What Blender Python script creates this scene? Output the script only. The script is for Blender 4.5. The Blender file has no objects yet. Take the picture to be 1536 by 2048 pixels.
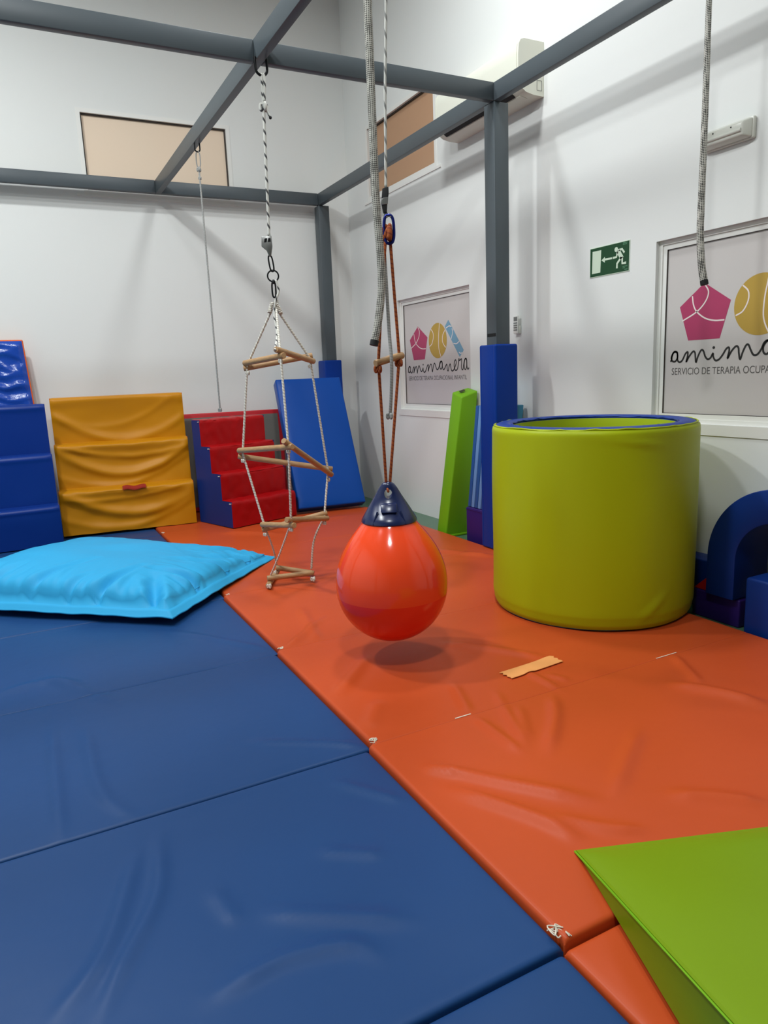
import bpy, bmesh, math, random
from mathutils import Vector, Matrix, noise

# ------------------------------------------------------------------ camera, light, exposure
DZ = 0.05                      # heights below are measured from the top of the mats; floor lies DZ lower
scene = bpy.context.scene
col = scene.collection
FPX = 1425.3                   # focal length in pixels of the 1536 px wide frame
cam_data = bpy.data.cameras.new('camera')
cam_data.sensor_fit = 'HORIZONTAL'
cam_data.sensor_width = 36.0
cam_data.lens = FPX * 36.0 / 1536.0
cam_data.clip_start = 0.05
cam = bpy.data.objects.new('camera', cam_data)
col.objects.link(cam)
RIGHT = Vector((0.8869527, -0.4600972, -0.0403176))
DOWN = Vector((-0.1228950, -0.1509589, -0.9808712))
FWD = Vector((0.4452097, 0.8749412, -0.1904370))
rot = Matrix((RIGHT, -DOWN, -FWD)).transposed()
cam.matrix_world = Matrix.Translation((0, 0, 1.25 + DZ)) @ rot.to_4x4()
scene.camera = cam

world = bpy.data.worlds.new('world')
scene.world = world
world.use_nodes = True
world.node_tree.nodes['Background'].inputs[0].default_value = (0.02, 0.02, 0.02, 1)
world.node_tree.nodes['Background'].inputs[1].default_value = 1.0

scene.view_settings.view_transform = 'Standard'
scene.view_settings.look = 'None'
scene.view_settings.gamma = 1.0
scene.view_settings.use_curve_mapping = False
scene.view_settings.exposure = 0.43

# ceiling lamps: x, y, watts, radius
LAMPS = [(0.20, 0.50, 58, 0.20), (-0.60, 2.60, 60, 0.20), (-0.85, 4.60, 78, 0.15), (2.00, 3.70, 40, 0.22)]
LAMP_COLOR = (0.95, 0.99, 1.0)
CEIL = 4.88
XW, YW = 3.28, 6.97            # right wall and back wall planes
XL, YR = -3.3, -5.5            # unseen left and rear walls
FL = -DZ                       # floor level


# ------------------------------------------------------------------ materials
def lin(c):
    out = []
    for v in c:
        v = v / 255.0
        out.append(v / 12.92 if v <= 0.04045 else ((v + 0.055) / 1.055) ** 2.4)
    return (out[0], out[1], out[2], 1.0)


def material(name, rgb, rough=0.5, metal=0.0, bump=None, var=None, coat=0.0, spec=0.5):
    m = bpy.data.materials.new(name)
    m.use_nodes = True
    nt = m.node_tree
    b = nt.nodes['Principled BSDF']
    b.inputs['Base Color'].default_value = lin(rgb)
    b.inputs['Roughness'].default_value = rough
    b.inputs['Metallic'].default_value = metal
    b.inputs['Coat Weight'].default_value = coat
    b.inputs['Coat Roughness'].default_value = 0.08
    b.inputs['Specular IOR Level'].default_value = spec
    tc = nt.nodes.new('ShaderNodeTexCoord')
    if var:
        n = nt.nodes.new('ShaderNodeTexNoise')
        n.inputs['Scale'].default_value = var[0]
        n.inputs['Detail'].default_value = 4
        nt.links.new(tc.outputs['Object'], n.inputs['Vector'])
        mix = nt.nodes.new('ShaderNodeMix')
        mix.data_type = 'RGBA'
        a = lin([max(0, v * (1 - var[1])) for v in rgb])
        c = lin([min(255, v * (1 + var[1])) for v in rgb])
        mix.inputs[6].default_value = a
        mix.inputs[7].default_value = c
        nt.links.new(n.outputs['Fac'], mix.inputs[0])
        nt.links.new(mix.outputs[2], b.inputs['Base Color'])
    if bump:
        n2 = nt.nodes.new('ShaderNodeTexNoise')
        n2.inputs['Scale'].default_value = bump[0]
        n2.inputs['Detail'].default_value = bump[2] if len(bump) > 2 else 3
        nt.links.new(tc.outputs['Object'], n2.inputs['Vector'])
        bp = nt.nodes.new('ShaderNodeBump')
        bp.inputs['Strength'].default_value = bump[1]
        bp.inputs['Distance'].default_value = 0.01
        nt.links.new(n2.outputs['Fac'], bp.inputs['Height'])
        nt.links.new(bp.outputs['Normal'], b.inputs['Normal'])
    return m


def rope_material(name, light, dark, turns, width, braid=False):
    """rope pattern from the tube's UV: u runs round the rope, v along it in metres"""
    m = bpy.data.materials.new(name)
    m.use_nodes = True
    nt = m.node_tree
    b = nt.nodes['Principled BSDF']
    b.inputs['Roughness'].default_value = 0.85
    uv = nt.nodes.new('ShaderNodeUVMap')
    sep = nt.nodes.new('ShaderNodeSeparateXYZ')
    nt.links.new(uv.outputs[0], sep.inputs[0])

    def math_node(op, a, bb):
        n = nt.nodes.new('ShaderNodeMath')
        n.operation = op
        for i, v in enumerate((a, bb)):
            if isinstance(v, (int, float)):
                n.inputs[i].default_value = v
            elif v is not None:
                nt.links.new(v, n.inputs[i])
        return n.outputs[0]
    vt = math_node('MULTIPLY', sep.outputs[1], turns)
    if braid:
        un = math_node('MULTIPLY', sep.outputs[0], 6.0)
        s1 = math_node('SINE', math_node('MULTIPLY', math_node('ADD', un, vt), 6.2832), None)
        s2 = math_node('SINE', math_node('MULTIPLY', math_node('SUBTRACT', un, vt), 6.2832), None)
        pr = math_node('MULTIPLY', s1, s2)
        nz = nt.nodes.new('ShaderNodeTexNoise')
        nz.inputs['Scale'].default_value = 9.0
        mpg = nt.nodes.new('ShaderNodeMapping')
        mpg.inputs['Scale'].default_value = (0.6, 2.6, 1)
        nt.links.new(uv.outputs[0], mpg.inputs[0])
        nt.links.new(mpg.outputs[0], nz.inputs['Vector'])
        pr = math_node('ADD', pr, math_node('MULTIPLY', math_node('SUBTRACT', nz.outputs['Fac'], 0.5), 2.2))
        fac = math_node('GREATER_THAN', pr, width)
    else:
        s = math_node('ADD', sep.outputs[0], vt)
        fr = math_node('FRACT', s, None)
        fac = math_node('LESS_THAN', fr, width)
    mix = nt.nodes.new('ShaderNodeMix')
    mix.data_type = 'RGBA'
    mix.inputs[6].default_value = lin(light)
    mix.inputs[7].default_value = lin(dark)
    nt.links.new(fac, mix.inputs[0])
    nt.links.new(mix.outputs[2], b.inputs['Base Color'])
    return m


def wood_material(name, rgb):
    m = material(name, rgb, 0.55)
    nt = m.node_tree
    b = nt.nodes['Principled BSDF']
    uv = nt.nodes.new('ShaderNodeUVMap')
    mp = nt.nodes.new('ShaderNodeMapping')
    mp.inputs['Scale'].default_value = (6, 9, 1)
    n = nt.nodes.new('ShaderNodeTexNoise')
    n.inputs['Scale'].default_value = 3
    n.inputs['Detail'].default_value = 5
    nt.links.new(uv.outputs[0], mp.inputs[0])
    nt.links.new(mp.outputs[0], n.inputs['Vector'])
    mix = nt.nodes.new('ShaderNodeMix')
    mix.data_type = 'RGBA'
    mix.inputs[6].default_value = lin([v * 0.72 for v in rgb])
    mix.inputs[7].default_value = lin([min(255, v * 1.12) for v in rgb])
    nt.links.new(n.outputs['Fac'], mix.inputs[0])
    nt.links.new(mix.outputs[2], b.inputs['Base Color'])
    return m


FINE = (220.0, 0.06, 2)
M = {
    'wall': material('wall_paint', (228, 229, 226), 0.75, bump=(60, 0.03)),
    'wall_far': material('rear_wall_dimmed', (150, 150, 148), 0.8),  # grey put on the unseen rear wall to weaken its bounce light
    'ceiling': material('ceiling_paint', (226, 227, 225), 0.8),
    'floor': material('green_linoleum', (76, 112, 88), 0.35, var=(9, 0.06)),
    'steel': material('grey_paint', (72, 80, 85), 0.42, var=(3, 0.05)),
    'blue_mat': material('blue_vinyl', (28, 65, 115), 0.42, bump=(9, 0.12, 4), var=(1.5, 0.05), spec=0.18),
    'orange_mat': material('orange_vinyl', (191, 76, 34), 0.40, bump=(9, 0.12, 4), var=(1.5, 0.04), spec=0.2),
    'pad_blue': material('pad_blue_vinyl', (6, 52, 138), 0.40, bump=(12, 0.06), spec=0.15),
    'royal': material('royal_blue_vinyl', (8, 70, 156), 0.34, bump=(7, 0.05), spec=0.2),
    'stair_blue': material('stair_blue_vinyl', (8, 48, 128), 0.38, bump=(8, 0.08), spec=0.25),
    'glossy_blue': material('glossy_blue_vinyl', (28, 72, 170), 0.2, bump=(20, 0.3, 3)),
    'dark_blue': material('dark_blue_vinyl', (10, 48, 118), 0.42, bump=(8, 0.05), spec=0.25),
    'arch_blue': material('arch_blue_vinyl', (12, 50, 128), 0.45, bump=(8, 0.05), spec=0.25),
    'light_blue': material('light_blue_vinyl', (104, 146, 200), 0.45, spec=0.25),
    'mid_blue': material('mid_blue_vinyl', (36, 84, 150), 0.45, spec=0.25),
    'teal': material('teal_vinyl', (70, 140, 172), 0.45, spec=0.25),
    'purple': material('purple_vinyl', (46, 24, 100), 0.45, spec=0.25),
    'cushion': material('cushion_nylon', (48, 164, 216), 0.6, bump=(5, 0.25, 5), spec=0.25),
    'yellow': material('yellow_vinyl', (194, 128, 8), 0.45, bump=(6, 0.06), spec=0.25),
    'orange_side': material('orange_side_vinyl', (218, 98, 40), 0.45, spec=0.25),
    'red': material('red_vinyl', (170, 8, 14), 0.42, bump=(9, 0.12), spec=0.25),
    'red_side': material('red_edge_vinyl', (190, 40, 48), 0.42, spec=0.25),
    'grey_face': material('grey_mat_cloth', (104, 102, 96), 0.7),
    'green': material('green_vinyl', (116, 146, 14), 0.42, bump=(4, 0.10, 4), spec=0.25),
    'lime': material('lime_vinyl', (168, 182, 16), 0.40, bump=(5, 0.06), spec=0.2),
    'lime_in': material('lime_inner_vinyl', (166, 186, 30), 0.42, spec=0.25),
    'ring_blue': material('ring_blue_vinyl', (24, 58, 140), 0.42, bump=(14, 0.15), spec=0.25),
    'slab_green': material('slab_green_vinyl', (112, 168, 20), 0.45, bump=(6, 0.08), spec=0.25),
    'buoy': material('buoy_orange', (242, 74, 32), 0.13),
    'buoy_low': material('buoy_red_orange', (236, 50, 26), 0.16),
    'buoy_cap': material('buoy_navy', (22, 34, 76), 0.25),
    'rope_orange': rope_material('orange_cord', (160, 80, 32), (126, 50, 24), 60, 0.3),
    'rope_spiral': rope_material('white_black_cord', (206, 205, 198), (70, 70, 72), 17, 0.28),
    'rope_pale': rope_material('pale_flecked_cord', (205, 204, 198), (136, 136, 134), 17, 0.30),
    'rope_grey': rope_material('grey_cord', (160, 160, 157), (138, 138, 136), 90, 0.4),
    'rope_white': rope_material('white_cord', (224, 220, 210), (186, 180, 168), 60, 0.4),
    'rope_braid': rope_material('braided_rope', (190, 187, 178), (84, 82, 78), 75, 0.05, True),
    'rope_braid_dark': rope_material('flecked_braided_rope', (204, 201, 192), (26, 26, 26), 70, 0.12, True),
    'wood': wood_material('dowel_wood', (182, 142, 98)),
    'black': material('black_metal', (22, 22, 24), 0.4, metal=0.6),
    'black_cloth': material('black_webbing', (24, 24, 26), 0.8),
    'metal': material('bare_metal', (150, 150, 148), 0.35, metal=0.9),
    'blue_metal': material('blue_anodised', (22, 36, 120), 0.3, metal=0.6),
    'thread': material('white_thread', (226, 218, 200), 0.8),
    'strap': material('brick_red_strap', (150, 44, 30), 0.8, spec=0.2),
    'tape': material('peach_tape', (238, 162, 92), 0.6),
    'white_frame': material('white_frame_paint', (232, 231, 226), 0.45),
    'pane': material('frosted_pane', (204, 198, 195), 0.14, spec=0.5),
    'blind_cream': material('cream_blind', (236, 214, 190), 0.7),
    'blind_tan': material('tan_blind', (186, 146, 114), 0.7),
    'gasket': material('dark_gasket', (52, 44, 38), 0.6),
    'pink': material('print_pink', (176, 56, 98), 0.4),
    'ochre': material('print_ochre', (186, 152, 62), 0.4),
    'sky': material('print_blue', (112, 158, 184), 0.4),
    'print_line': material('print_white', (240, 226, 222), 0.5),
    'ink': material('print_black', (36, 34, 32), 0.5),
    'ink_grey': material('print_grey', (92, 88, 86), 0.5),
    'ac': material('ac_plastic', (226, 226, 212), 0.4),
    'ac_dark': material('ac_slot', (16, 16, 16), 0.7),
    'sign_green': material('sign_green', (4, 64, 28), 0.35),
    'sign_white': material('sign_glow_white', (206, 222, 200), 0.5),
    'lamp_cover': material('lamp_cover', (206, 206, 196), 0.22),
    'plastic_white': material('white_plastic', (226, 226, 220), 0.4),
    'plastic_grey': material('grey_plastic', (112, 114, 112), 0.5),
}


# ------------------------------------------------------------------ object helpers
ORG = {}


def set_props(o, label=None, cat=None, group=None, kind=None):
    if label:
        o['label'] = label
    if cat:
        o['category'] = cat
    if group:
        o['group'] = group
    if kind:
        o['kind'] = kind
    return o


def thing(name, loc, label=None, cat=None, group=None, kind=None):
    o = bpy.data.objects.new(name, None)
    o.empty_display_size = 0.05
    col.objects.link(o)
    w = Vector((loc[0], loc[1], loc[2] + DZ))
    o.location = w
    ORG[o.name] = w
    return set_props(o, label, cat, group, kind)


def part(name, geo, mat, parent=None, smooth=None, label=None, cat=None, group=None, kind=None):
    """one mesh object from (verts, faces[, per-vertex uv]) given in world coordinates"""
    verts, faces = geo[0], geo[1]
    vs = [Vector((v[0], v[1], v[2] + DZ)) for v in verts]
    if parent is None:
        xs = [v.x for v in vs]
        ys = [v.y for v in vs]
        zs = [v.z for v in vs]
        org = Vector(((min(xs) + max(xs)) / 2, (min(ys) + max(ys)) / 2, min(zs)))
    else:
        org = ORG[parent.name]
    me = bpy.data.meshes.new(name)
    me.from_pydata([v - org for v in vs], [], faces)
    if len(geo) > 2:
        uvl = me.uv_layers.new(name='UVMap')
        for lp in me.loops:
            uvl.data[lp.index].uv = geo[2][lp.vertex_index]
    me.materials.append(M[mat] if isinstance(mat, str) else mat)
    me.validate()
    if smooth is not None:
        me.shade_smooth()
        if smooth < 180:
            me.set_sharp_from_angle(angle=math.radians(smooth))
    me.update()
    o = bpy.data.objects.new(name, me)
    col.objects.link(o)
    if parent is None:
        o.location = org
    else:
        o.parent = parent
    ORG[o.name] = org
    return set_props(o, label, cat, group, kind)


# ------------------------------------------------------------------ geometry helpers
def join(*geos):
    V, F = [], []
    for g in geos:
        n = len(V)
        V += list(g[0])
        F += [[i + n for i in f] for f in g[1]]
    return V, F


def join_uv(*geos):
    V, F, U = [], [], []
    for g in geos:
        n = len(V)
        V += list(g[0])
        F += [[i + n for i in f] for f in g[1]]
        U += list(g[2])
    return V, F, U


def hexa(p):
    """p: 4 bottom points counter-clockwise, then the 4 above them"""
    return [Vector(q) for q in p], [(3, 2, 1, 0), (4, 5, 6, 7), (0, 1, 5, 4), (1, 2, 6, 5), (2, 3, 7, 6), (3, 0, 4, 7)]


def box(x0, x1, y0, y1, z0, z1):
    return hexa([(x0, y0, z0), (x1, y0, z0), (x1, y1, z0), (x0, y1, z0),
                 (x0, y0, z1), (x1, y0, z1), (x1, y1, z1), (x0, y1, z1)])


def bevel(geo, r, seg=3):
    bm = bmesh.new()
    vs = [bm.verts.new(v) for v in geo[0]]
    for f in geo[1]:
        bm.faces.new([vs[i] for i in f])
    bmesh.ops.recalc_face_normals(bm, faces=bm.faces)
    bmesh.ops.bevel(bm, geom=list(bm.edges), offset=r, segments=seg, profile=0.5, affect='EDGES')
    bm.verts.index_update()
    V = [v.co.copy() for v in bm.verts]
    F = [[v.index for v in f.verts] for f in bm.faces]
    bm.free()
    return V, F


def rbox(x0, x1, y0, y1, z0, z1, r=0.01, seg=3):
    return bevel(box(x0, x1, y0, y1, z0, z1), r, seg)


def prism(poly, fn, a, b):
    """poly: 2-D points; fn(u, v, w) -> world; extruded from w=a to w=b"""
    n = len(poly)
    V = [Vector(fn(u, v, a)) for u, v in poly] + [Vector(fn(u, v, b)) for u, v in poly]
    F = [list(range(n))[::-1], [i + n for i in range(n)]]
    for i in range(n):
        j = (i + 1) % n
        F.append([i, j, j + n, i + n])
    bm = bmesh.new()
    vs = [bm.verts.new(v) for v in V]
    for f in F:
        bm.faces.new([vs[i] for i in f])
    bmesh.ops.recalc_face_normals(bm, faces=bm.faces)
    F = [[v.index for v in f.verts] for f in bm.faces]
    bm.verts.index_update()
    F = [[v.index for v in f.verts] for f in bm.faces]
    bm.free()
    return V, F


def catmull(pts, n=8, closed=False):
    P = [Vector(p) for p in pts]
    out = []
    m = len(P)
    rng = m if closed else m - 1
    for i in range(rng):
        if closed:
            p0, p1, p2, p3 = P[(i - 1) % m], P[i], P[(i + 1) % m], P[(i + 2) % m]
        else:
            p1, p2 = P[i], P[i + 1]
            p0 = P[i - 1] if i > 0 else p1 * 2 - p2
            p3 = P[i + 2] if i + 2 < m else p2 * 2 - p1
        for k in range(n):
            t = k / n
            out.append(0.5 * ((2 * p1) + (p2 - p0) * t + (2 * p0 - 5 * p1 + 4 * p2 - p3) * t * t
                              + (3 * p1 - p0 - 3 * p2 + p3) * t ** 3))
    if not closed:
        out.append(P[-1])
    return out


def resample(path, step):
    out = [path[0]]
    for a, b in zip(path[:-1], path[1:]):
        L = (b - a).length
        k = max(1, int(math.ceil(L / step)))
        for i in range(1, k + 1):
            out.append(a.lerp(b, i / k))
    return out


def tube(pts, r, n=10, lobes=0, turns=0.0, amp=0.2, closed=False, step=None, taper=None):
    P = [Vector(p) for p in pts]
    if step:
        P = resample(P, step)
    m = len(P)
    V, F, U = [], [], []
    T = []
    for i in range(m):
        if closed:
            t = P[(i + 1) % m] - P[(i - 1) % m]
        else:
            t = P[min(i + 1, m - 1)] - P[max(i - 1, 0)]
        T.append(t.normalized())
    up = Vector((0, 0, 1)) if abs(T[0].z) < 0.9 else Vector((1, 0, 0))
    nrm = (up - T[0] * up.dot(T[0])).normalized()
    s = 0.0
    rows = m + 1 if closed else m
    for i in range(rows):
        k = i % m
        if i > 0:
            s += (P[k] - P[(i - 1) % m]).length
            nrm = (nrm - T[k] * nrm.dot(T[k])).normalized()
        bn = T[k].cross(nrm)
        rr = r * (taper(i / (rows - 1)) if taper else 1.0)
        for j in range(n + 1):
            th = 2 * math.pi * j / n
            q = rr
            if lobes:
                q = rr * (1 + amp * math.cos(lobes * th + turns * s * 2 * math.pi))
            V.append(P[k] + (nrm * math.cos(th) + bn * math.sin(th)) * q)
            U.append((j / n, s))
    for i in range(rows - 1):
        for j in range(n):
            a = i * (n + 1) + j
            F.append([a, a + 1, a + n + 2, a + n + 1])
    if not closed:
        F.append([j for j in range(n)][::-1])
        F.append([(rows - 1) * (n + 1) + j for j in range(n)])
    return V, F, U


def lathe(prof, c, n=48):
    """prof: (radius, z) list; c: centre"""
    V, F = [], []
    rings = []
    for r, z in prof:
        if r < 1e-6:
            rings.append([len(V)])
            V.append(Vector((c[0], c[1], c[2] + z)))
        else:
            rings.append(list(range(len(V), len(V) + n)))
            for j in range(n):
                th = 2 * math.pi * j / n
                V.append(Vector((c[0] + r * math.cos(th), c[1] + r * math.sin(th), c[2] + z)))
    for a, b in zip(rings[:-1], rings[1:]):
        for j in range(n):
            k = (j + 1) % n
            if len(a) == 1:
                F.append([a[0], b[k], b[j]])
            elif len(b) == 1:
                F.append([a[j], a[k], b[0]])
            else:
                F.append([a[j], a[k], b[k], b[j]])
    return V, F


def grid(nu, nv, fn):
    V = [Vector(fn(i / (nu - 1), j / (nv - 1))) for j in range(nv) for i in range(nu)]
    F = []
    for j in range(nv - 1):
        for i in range(nu - 1):
            a = j * nu + i
            F.append([a, a + 1, a + nu + 1, a + nu])
    return V, F


def ribbon(pts, w):
    """flat stroke in a 2-D plane: list of (u, v) -> outline quads, as (pts2d, faces)"""
    P = [Vector((p[0], p[1])) for p in pts]
    L, R = [], []
    for i in range(len(P)):
        t = (P[min(i + 1, len(P) - 1)] - P[max(i - 1, 0)]).normalized()
        nn = Vector((-t.y, t.x)) * (w / 2)
        L.append(P[i] + nn)
        R.append(P[i] - nn)
    V = L + R
    m = len(P)
    F = [[i, i + 1, m + i + 1, m + i] for i in range(m - 1)]
    return V, F


def catmull2(pts, n=6):
    return [(p.x, p.y) for p in catmull([(p[0], p[1], 0) for p in pts], n)]


def sphere(c, r, seg=14, rings=8, sq=(1, 1, 1)):
    prof = [(r * math.sin(math.pi * i / rings), -r * math.cos(math.pi * i / rings)) for i in range(rings + 1)]
    V, F = lathe(prof, (0, 0, 0), seg)
    return [Vector((c[0] + v.x * sq[0], c[1] + v.y * sq[1], c[2] + v.z * sq[2])) for v in V], F


def no_uv(g):
    return g[0], g[1], [(0.0, 0.0)] * len(g[0])


# ------------------------------------------------------------------ room shell
def wall_cells(us, vs, holes, fn, t):
    """slab of wall built from boxes that leave the holes open; fn(u, v, w): w=0 face, w=t back"""
    G = []
    for i in range(len(us) - 1):
        for j in range(len(vs) - 1):
            u, v = (us[i] + us[i + 1]) / 2, (vs[j] + vs[j + 1]) / 2
            if any(h[0] < u < h[1] and h[2] < v < h[3] for h in holes):
                continue
            G.append(prism([(us[i], vs[j]), (us[i + 1], vs[j]), (us[i + 1], vs[j + 1]), (us[i], vs[j + 1])], fn, 0, t))
    return join(*G)


TH = 0.16
part('floor', box(XL - TH, XW + TH, YR - TH, YW + TH, FL - 0.1, FL), 'floor', kind='structure')
part('ceiling', box(XL - TH, XW + TH, YR - TH, YW + TH, CEIL, CEIL + 0.1), 'ceiling', kind='structure')
part('wall_left', box(XL - TH, XL, YR, YW, FL, CEIL), 'wall', kind='structure')
part('wall_rear', box(XL - TH, XW + TH, YR - TH, YR, FL, CEIL), 'wall_far', kind='structure')

W1 = (4.825, 6.00, 0.915, 1.905)      # lower windows on the right wall: y0, y1, z0, z1
W2 = (1.81, 2.985, 0.915, 1.905)
W3 = (5.25, 6.51, 2.875, 3.54)        # high window on the right wall
W4 = (0.78, 2.10, 2.875, 3.56)        # high window on the back wall: x0, x1, z0, z1
us = sorted({YR, YW + TH, W1[0], W1[1], W2[0], W2[1], W3[0], W3[1]})
vs = sorted({FL, CEIL, W1[2], W1[3], W3[2], W3[3]})
part('wall_right', wall_cells(us, vs, [W1, W2, W3], lambda u, v, w: (XW + w, u, v), TH), 'wall', kind='structure')
us = sorted({XL - TH, XW, W4[0], W4[1]})
vs = sorted({FL, CEIL, W4[2], W4[3]})
part('wall_back', wall_cells(us, vs, [W4], lambda u, v, w: (u, YW + w, v), TH), 'wall', kind='structure')


def on_right(u, v, w):                # window builder planes: u along, v up, w into the wall
    return (XW + w, u, v)


def on_back(u, v, w):
    return (u, YW + w, v)


def rect_prism(fn, u0, u1, v0, v1, w0, w1):
    return prism([(u0, v0), (u1, v0), (u1, v1), (u0, v1)], fn, w0, w1)


def frame_geo(fn, u0, u1, v0, v1, t, w0, w1):
    return join(rect_prism(fn, u0, u1, v0, v0 + t, w0, w1), rect_prism(fn, u0, u1, v1 - t, v1, w0, w1),
                rect_prism(fn, u0, u0 + t, v0 + t, v1 - t, w0, w1), rect_prism(fn, u1 - t, u1, v0 + t, v1 - t, w0, w1))


LOGO_TEXT = 'SERVICIO DE TERAPIA OCUPACIONAL INFANTIL'


def cx(a, b):                          # coordinates read on the print: -> (u, z) in metres from the pane's left edge
    return (0.037 + (a - 165) * 0.000653, 1.359 + (1200 - b) * 0.000533)


SCRIPT = [
    [cx(*p) for p in [(170, 1402), (182, 1388), (186, 1345), (205, 1306), (230, 1306), (243, 1335), (240, 1375), (218, 1404),
                      (190, 1396), (180, 1362), (200, 1312), (236, 1308), (243, 1350), (246, 1392), (268, 1412), (295, 1392),
                      (322, 1332), (345, 1312), (347, 1350), (335, 1412), (358, 1365), (398, 1311), (418, 1322),
                      (425, 1370), (433, 1420), (450, 1360), (478, 1302), (500, 1310), (520, 1366), (545, 1393), (572, 1380),
                      (592, 1338), (597, 1372), (618, 1408), (650, 1400), (682, 1358), (712, 1303), (735, 1290), (740, 1322),
                      (728, 1395), (760, 1328), (798, 1283), (820, 1298), (827, 1350), (840, 1408), (860, 1340), (885, 1280),
                      (906, 1276), (926, 1322), (952, 1370), (985, 1368), (1015, 1322), (1035, 1266), (1064, 1246),
                      (1088, 1275), (1086, 1335), (1060, 1370), (1034, 1350), (1032, 1296), (1064, 1248), (1090, 1262),
                      (1094, 1330), (1108, 1368), (1124, 1380)]]
    + [(0.682, 1.275), (0.703, 1.300), (0.716, 1.304), (0.722, 1.262), (0.735, 1.252), (0.750, 1.288), (0.768, 1.308),
       (0.778, 1.272), (0.790, 1.252), (0.812, 1.252), (0.835, 1.275), (0.860, 1.312), (0.853, 1.338), (0.834, 1.325),
       (0.828, 1.284), (0.846, 1.254), (0.875, 1.262), (0.889, 1.292), (0.899, 1.336), (0.904, 1.347), (0.907, 1.331),
       (0.924, 1.337), (0.940, 1.343), (0.941, 1.318), (0.937, 1.280), (0.946, 1.258), (0.961, 1.262), (0.972, 1.300), (0.990, 1.340), (1.012, 1.340),
       (1.016, 1.290), (1.002, 1.260), (0.984, 1.262), (0.978, 1.300), (0.992, 1.338), (1.016, 1.335), (1.018, 1.284),
       (1.030, 1.258), (1.048, 1.270)],
]
PENTAGON = [(0.245, 1.652), (0.408, 1.548), (0.352, 1.360), (0.155, 1.360), (0.092, 1.541)]
BAR = [(0.753, 1.670), (0.696, 1.619), (0.915, 1.359), (0.976, 1.413)]
CIRC = (0.576, 1.510, 0.148)
LINES_PINK = [[(0.247, 1.645), (0.272, 1.604), (0.256, 1.556), (0.204, 1.508), (0.112, 1.466)],
              [(0.172, 1.592), (0.181, 1.546), (0.204, 1.508), (0.256, 1.471), (0.315, 1.454), (0.376, 1.452)]]
LINES_OCHRE = [[(0.472, 1.612), (0.504, 1.580), (0.506, 1.535), (0.480, 1.487), (0.440, 1.467)],
               [(0.612, 1.652), (0.606, 1.610), (0.595, 1.545), (0.592, 1.466), (0.603, 1.418), (0.626, 1.373)],
               [(0.698, 1.592), (0.662, 1.550), (0.655, 1.503), (0.678, 1.468), (0.706, 1.446)]]
LINES_SKY = [[(0.716, 1.605), (0.762, 1.618), (0.800, 1.612)], [(0.808, 1.596), (0.815, 1.562), (0.792, 1.512)],
             [(0.826, 1.474), (0.872, 1.469), (0.912, 1.486)], [(0.905, 1.400), (0.928, 1.389), (0.958, 1.392)]]


def flat(fn2, V2, F):
    return [Vector(fn2(v[0], v[1])) for v in V2], F


def lower_window(name, W):
    y0, y1, z0, z1 = W
    root = thing(name, (XW + 0.05, (y0 + y1) / 2, z0), kind='structure')
    part('window_frame', join(frame_geo(on_right, y0, y1, z0, z1, 0.022, 0.026, 0.07),
                              frame_geo(on_right, y0 + 0.022, y1 - 0.022, z0 + 0.022, z1 - 0.022, 0.026, 0.033, 0.07)), 'white_frame', root)
    part('window_trim', join(rect_prism(on_right, y0 - 0.03, y1 + 0.03, z0 - 0.058, z0 - 0.0005, -0.006, 0.004)), 'white_frame', root)
    a0, a1, b0, b1 = y0 + 0.046, y1 - 0.046, z0 + 0.046, z1 - 0.046
    part('gasket', frame_geo(on_right, a0, a1, b0, b1, 0.005, 0.034, 0.045), 'gasket', root)
    pane = part('pane', rect_prism(on_right, a0, a1, b0, b1, 0.041, 0.052), 'pane', root)
    yl = a1 - 0.002

    def pf(d):
        return lambda u, v: (XW + 0.041 - d, yl - u, v)
    f1, f2 = pf(0.0006), pf(0.0012)
    part('printed_pentagon', flat(f1, PENTAGON, [[4, 3, 2, 1, 0]]), 'pink', pane)
    cpts = [(CIRC[0] + CIRC[2] * math.cos(2 * math.pi * k / 48), CIRC[1] + CIRC[2] * math.sin(2 * math.pi * k / 48)) for k in range(48)]
    part('printed_circle', flat(f1, cpts, [list(range(48))]), 'ochre', pane)
    part('printed_bar', flat(f1, BAR, [[0, 1, 2, 3]]), 'sky', pane)
    for nm, LS in (('pentagon_line', LINES_PINK), ('circle_line', LINES_OCHRE), ('bar_line', LINES_SKY)):
        for ln in LS:
            V2, F = ribbon(catmull2(ln, 6), 0.0075)
            part(nm, flat(f2, V2, F), 'print_line', pane)
    gs = []
    for st in SCRIPT:
        V2, F = ribbon(catmull2(st, 5), 0.0105)
        gs.append(flat(f1, V2, F))
    dot = [cx(597 + 13 * math.cos(k / 12 * 6.2832), 1283 + 14 * math.sin(k / 12 * 6.2832)) for k in range(12)]
    gs.append(flat(f1, dot, [list(range(12))]))
    part('script_lettering', join(*gs), 'ink', pane)
    cu = bpy.data.curves.new('caption', 'FONT')
    cu.body = LOGO_TEXT
    cu.size = 0.052
    tmp = bpy.data.objects.new('caption', cu)
    col.objects.link(tmp)
    dg = bpy.context.evaluated_depsgraph_get()
    me = bpy.data.meshes.new_from_object(tmp.evaluated_get(dg))
    xs = [v.co.x for v in me.vertices]
    sc = 0.962 / (max(xs) - min(xs))
    V2 = [(0.052 + (v.co.x - min(xs)) * sc, 1.178 + v.co.y * 1.02) for v in me.vertices]
    F = [list(p.vertices) for p in me.polygons]
    bpy.data.objects.remove(tmp)
    part('caption_lettering', flat(f1, V2, F), 'ink_grey', pane)
    return root


lower_window('window_1', W1)
lower_window('window_2', W2)


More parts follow.
